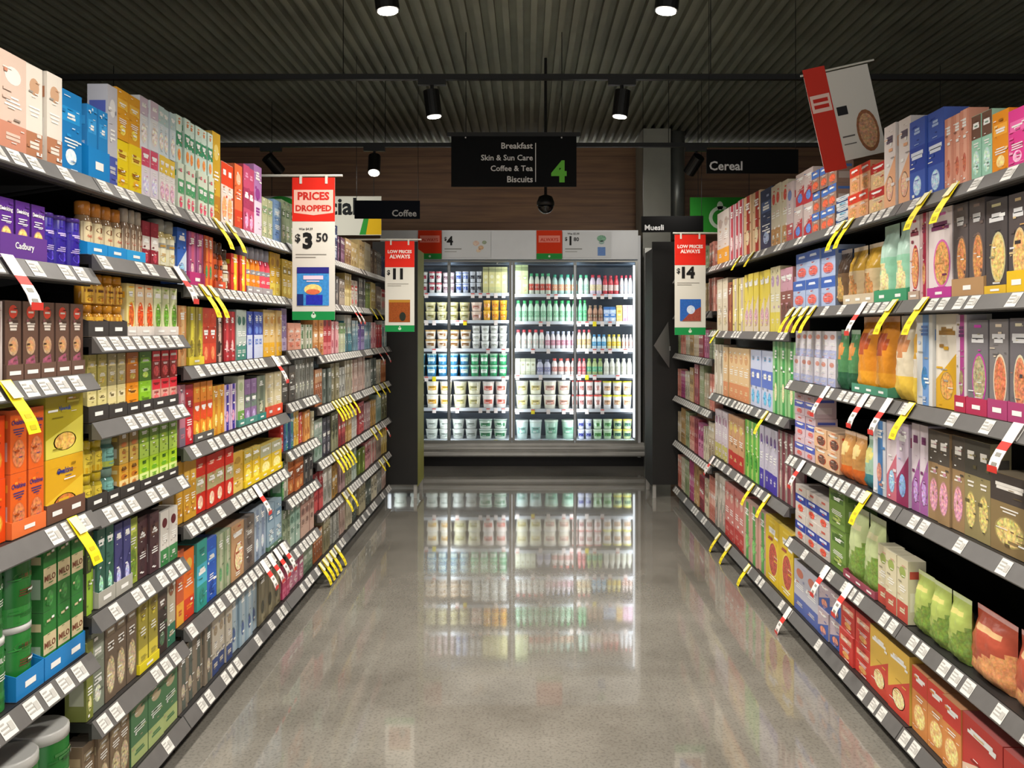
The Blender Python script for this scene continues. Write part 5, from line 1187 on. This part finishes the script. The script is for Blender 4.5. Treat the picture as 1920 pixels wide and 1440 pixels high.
# ------------------------------------------------------------------ track lighting
def track_head(x, y, lit, label, aim=(0, 0, -1), light=None, zoff=0):
    o = empty('track_spotlight', (x, y, TRACK_Z))
    simple('adapter', 'lamp_black', lambda m: (m.box(-.09, .09, -.018, .018, -.035, 0, G0), m.tube((0, 0, -.03), (0, 0, -.10), .012, G0)), parent=o)
    a = Vector(aim).normalized(); c = Vector((0, 0, -.12))
    b = c-a*.05; e = c+a*.12
    can = simple('can', 'lamp_black', lambda m: (m.tube(b, e, .052, G0, 18)), parent=o)
    simple('lens', 'lamp_lens' if lit else 'dome_glass', lambda m: m.tube(e-a*.002, e+a*.004, .044, G0, 18), parent=o)
    tag(o, label, 'lamp')
    if light:
        ld = bpy.data.lights.new('spot_light', 'SPOT'); ld.energy = light; ld.spot_size = math.radians(138); ld.spot_blend = 1; ld.shadow_soft_size = .12; ld.color = (1, .94, .86)
        lo = bpy.data.objects.new('spot_light', ld); COL.objects.link(lo); lo.location = Vector((x, y, TRACK_Z))+e+a*.02
        lo.rotation_euler = a.to_track_quat('-Z', 'Y').to_euler()
def track(y, label, z=TRACK_Z):
    o = empty('light_track', (0, y, z))
    simple('rail', 'lamp_black', lambda m: m.box(-4.6, 4.6, -.018, .018, 0, .035, G0), parent=o)
    for x in (-3.5, -1.2, 1.2, 3.5): simple('suspension_wire', 'lamp_black', lambda m: m.tube((x, 0, .035), (x, 0, 3.72-z), .003, G0, 6), parent=o)
    tag(o, label, 'light track', None)
Y7 = 7.0
TRACK_Z = EYE+(VY-276)*Y7/F
track(Y7, 'black lighting track crossing the aisle behind the aisle directory', TRACK_Z)
track_head((508-VX)*Y7/F, Y7, False, 'dark track spotlight above the tea gondola', (.6, .75, -.8), 60)
track_head((702-VX)*Y7/F, Y7, True, 'glowing track spotlight shining above the Coffee sign', (.05, -.45, -.9), 50)
track_head((1305-VX)*Y7/F, Y7, False, 'dark track spotlight beside the Cereal sign', (-.45, .75, -.8), 60)
TRACK_Z = 3.12
names_t = ['just before the aisle directory', 'over the middle of the aisle', 'over the near part of the aisle', 'overhead at the camera']
for (yy, wt), nm in zip(LAMP_TRACKS, names_t):
    track(yy, f'black lighting track {nm}', TRACK_Z)
    for x in HEAD_X:
        track_head(x, yy, True, f'lit black track spotlight on {"tea" if x < 0 else "cereal"} side, {nm}', ((.12 if x < 0 else -.12), 0, -1), wt)
# security dome
o = empty('camera_dome', ((1023-VX)*6.8/F, 6.8, EYE-(386-VY)*6.8/F))
simple('stem', 'lamp_black', lambda m: m.tube((0, 0, .05), (0, 0, 3.72-o.location.z), .012, G0), parent=o)
simple('housing', 'lamp_black', lambda m: m.lathe([(.02, .09, G0), (.055, .075, G0), (.072, .03, G0), (.072, 0, G0)][::-1], 24), True, o)
simple('dome', 'dome_glass', lambda m: m.lathe([(.066*math.cos(t*math.pi/16), -.066*math.sin(t*math.pi/16), G0) for t in range(8, -1, -1)], 24), True, o)
tag(o, 'black security camera dome hanging on a stem below the directory', 'security camera')

# ------------------------------------------------------------------ labels that count from the near end
grp = {}
for r in REC: grp.setdefault((r[1], r[2], r[3]), []).append(r)
for (desc, rowp, place), rs in grp.items():
    rs.sort(key=lambda r: r[4])
    for i, r in enumerate(rs):
        o = r[0]; c = r[5] == 'C'
        if len(rs) == 1: lab = f'{desc}, {place}'
        else: lab = f'{ordn(i+1)} {desc} from {"tea side" if c else "near end"}, {place}'
        if rowp: lab = lab.replace(', ', f', {rowp}, ', 1)
        o['label'] = lab
        if len(rs) > 1 or rowp:
            g = f'{desc}s on {place}'; o['group'] = g
        if len(lab.split()) > 16: print('LONG', lab)
print('OBJS', len(bpy.data.objects))
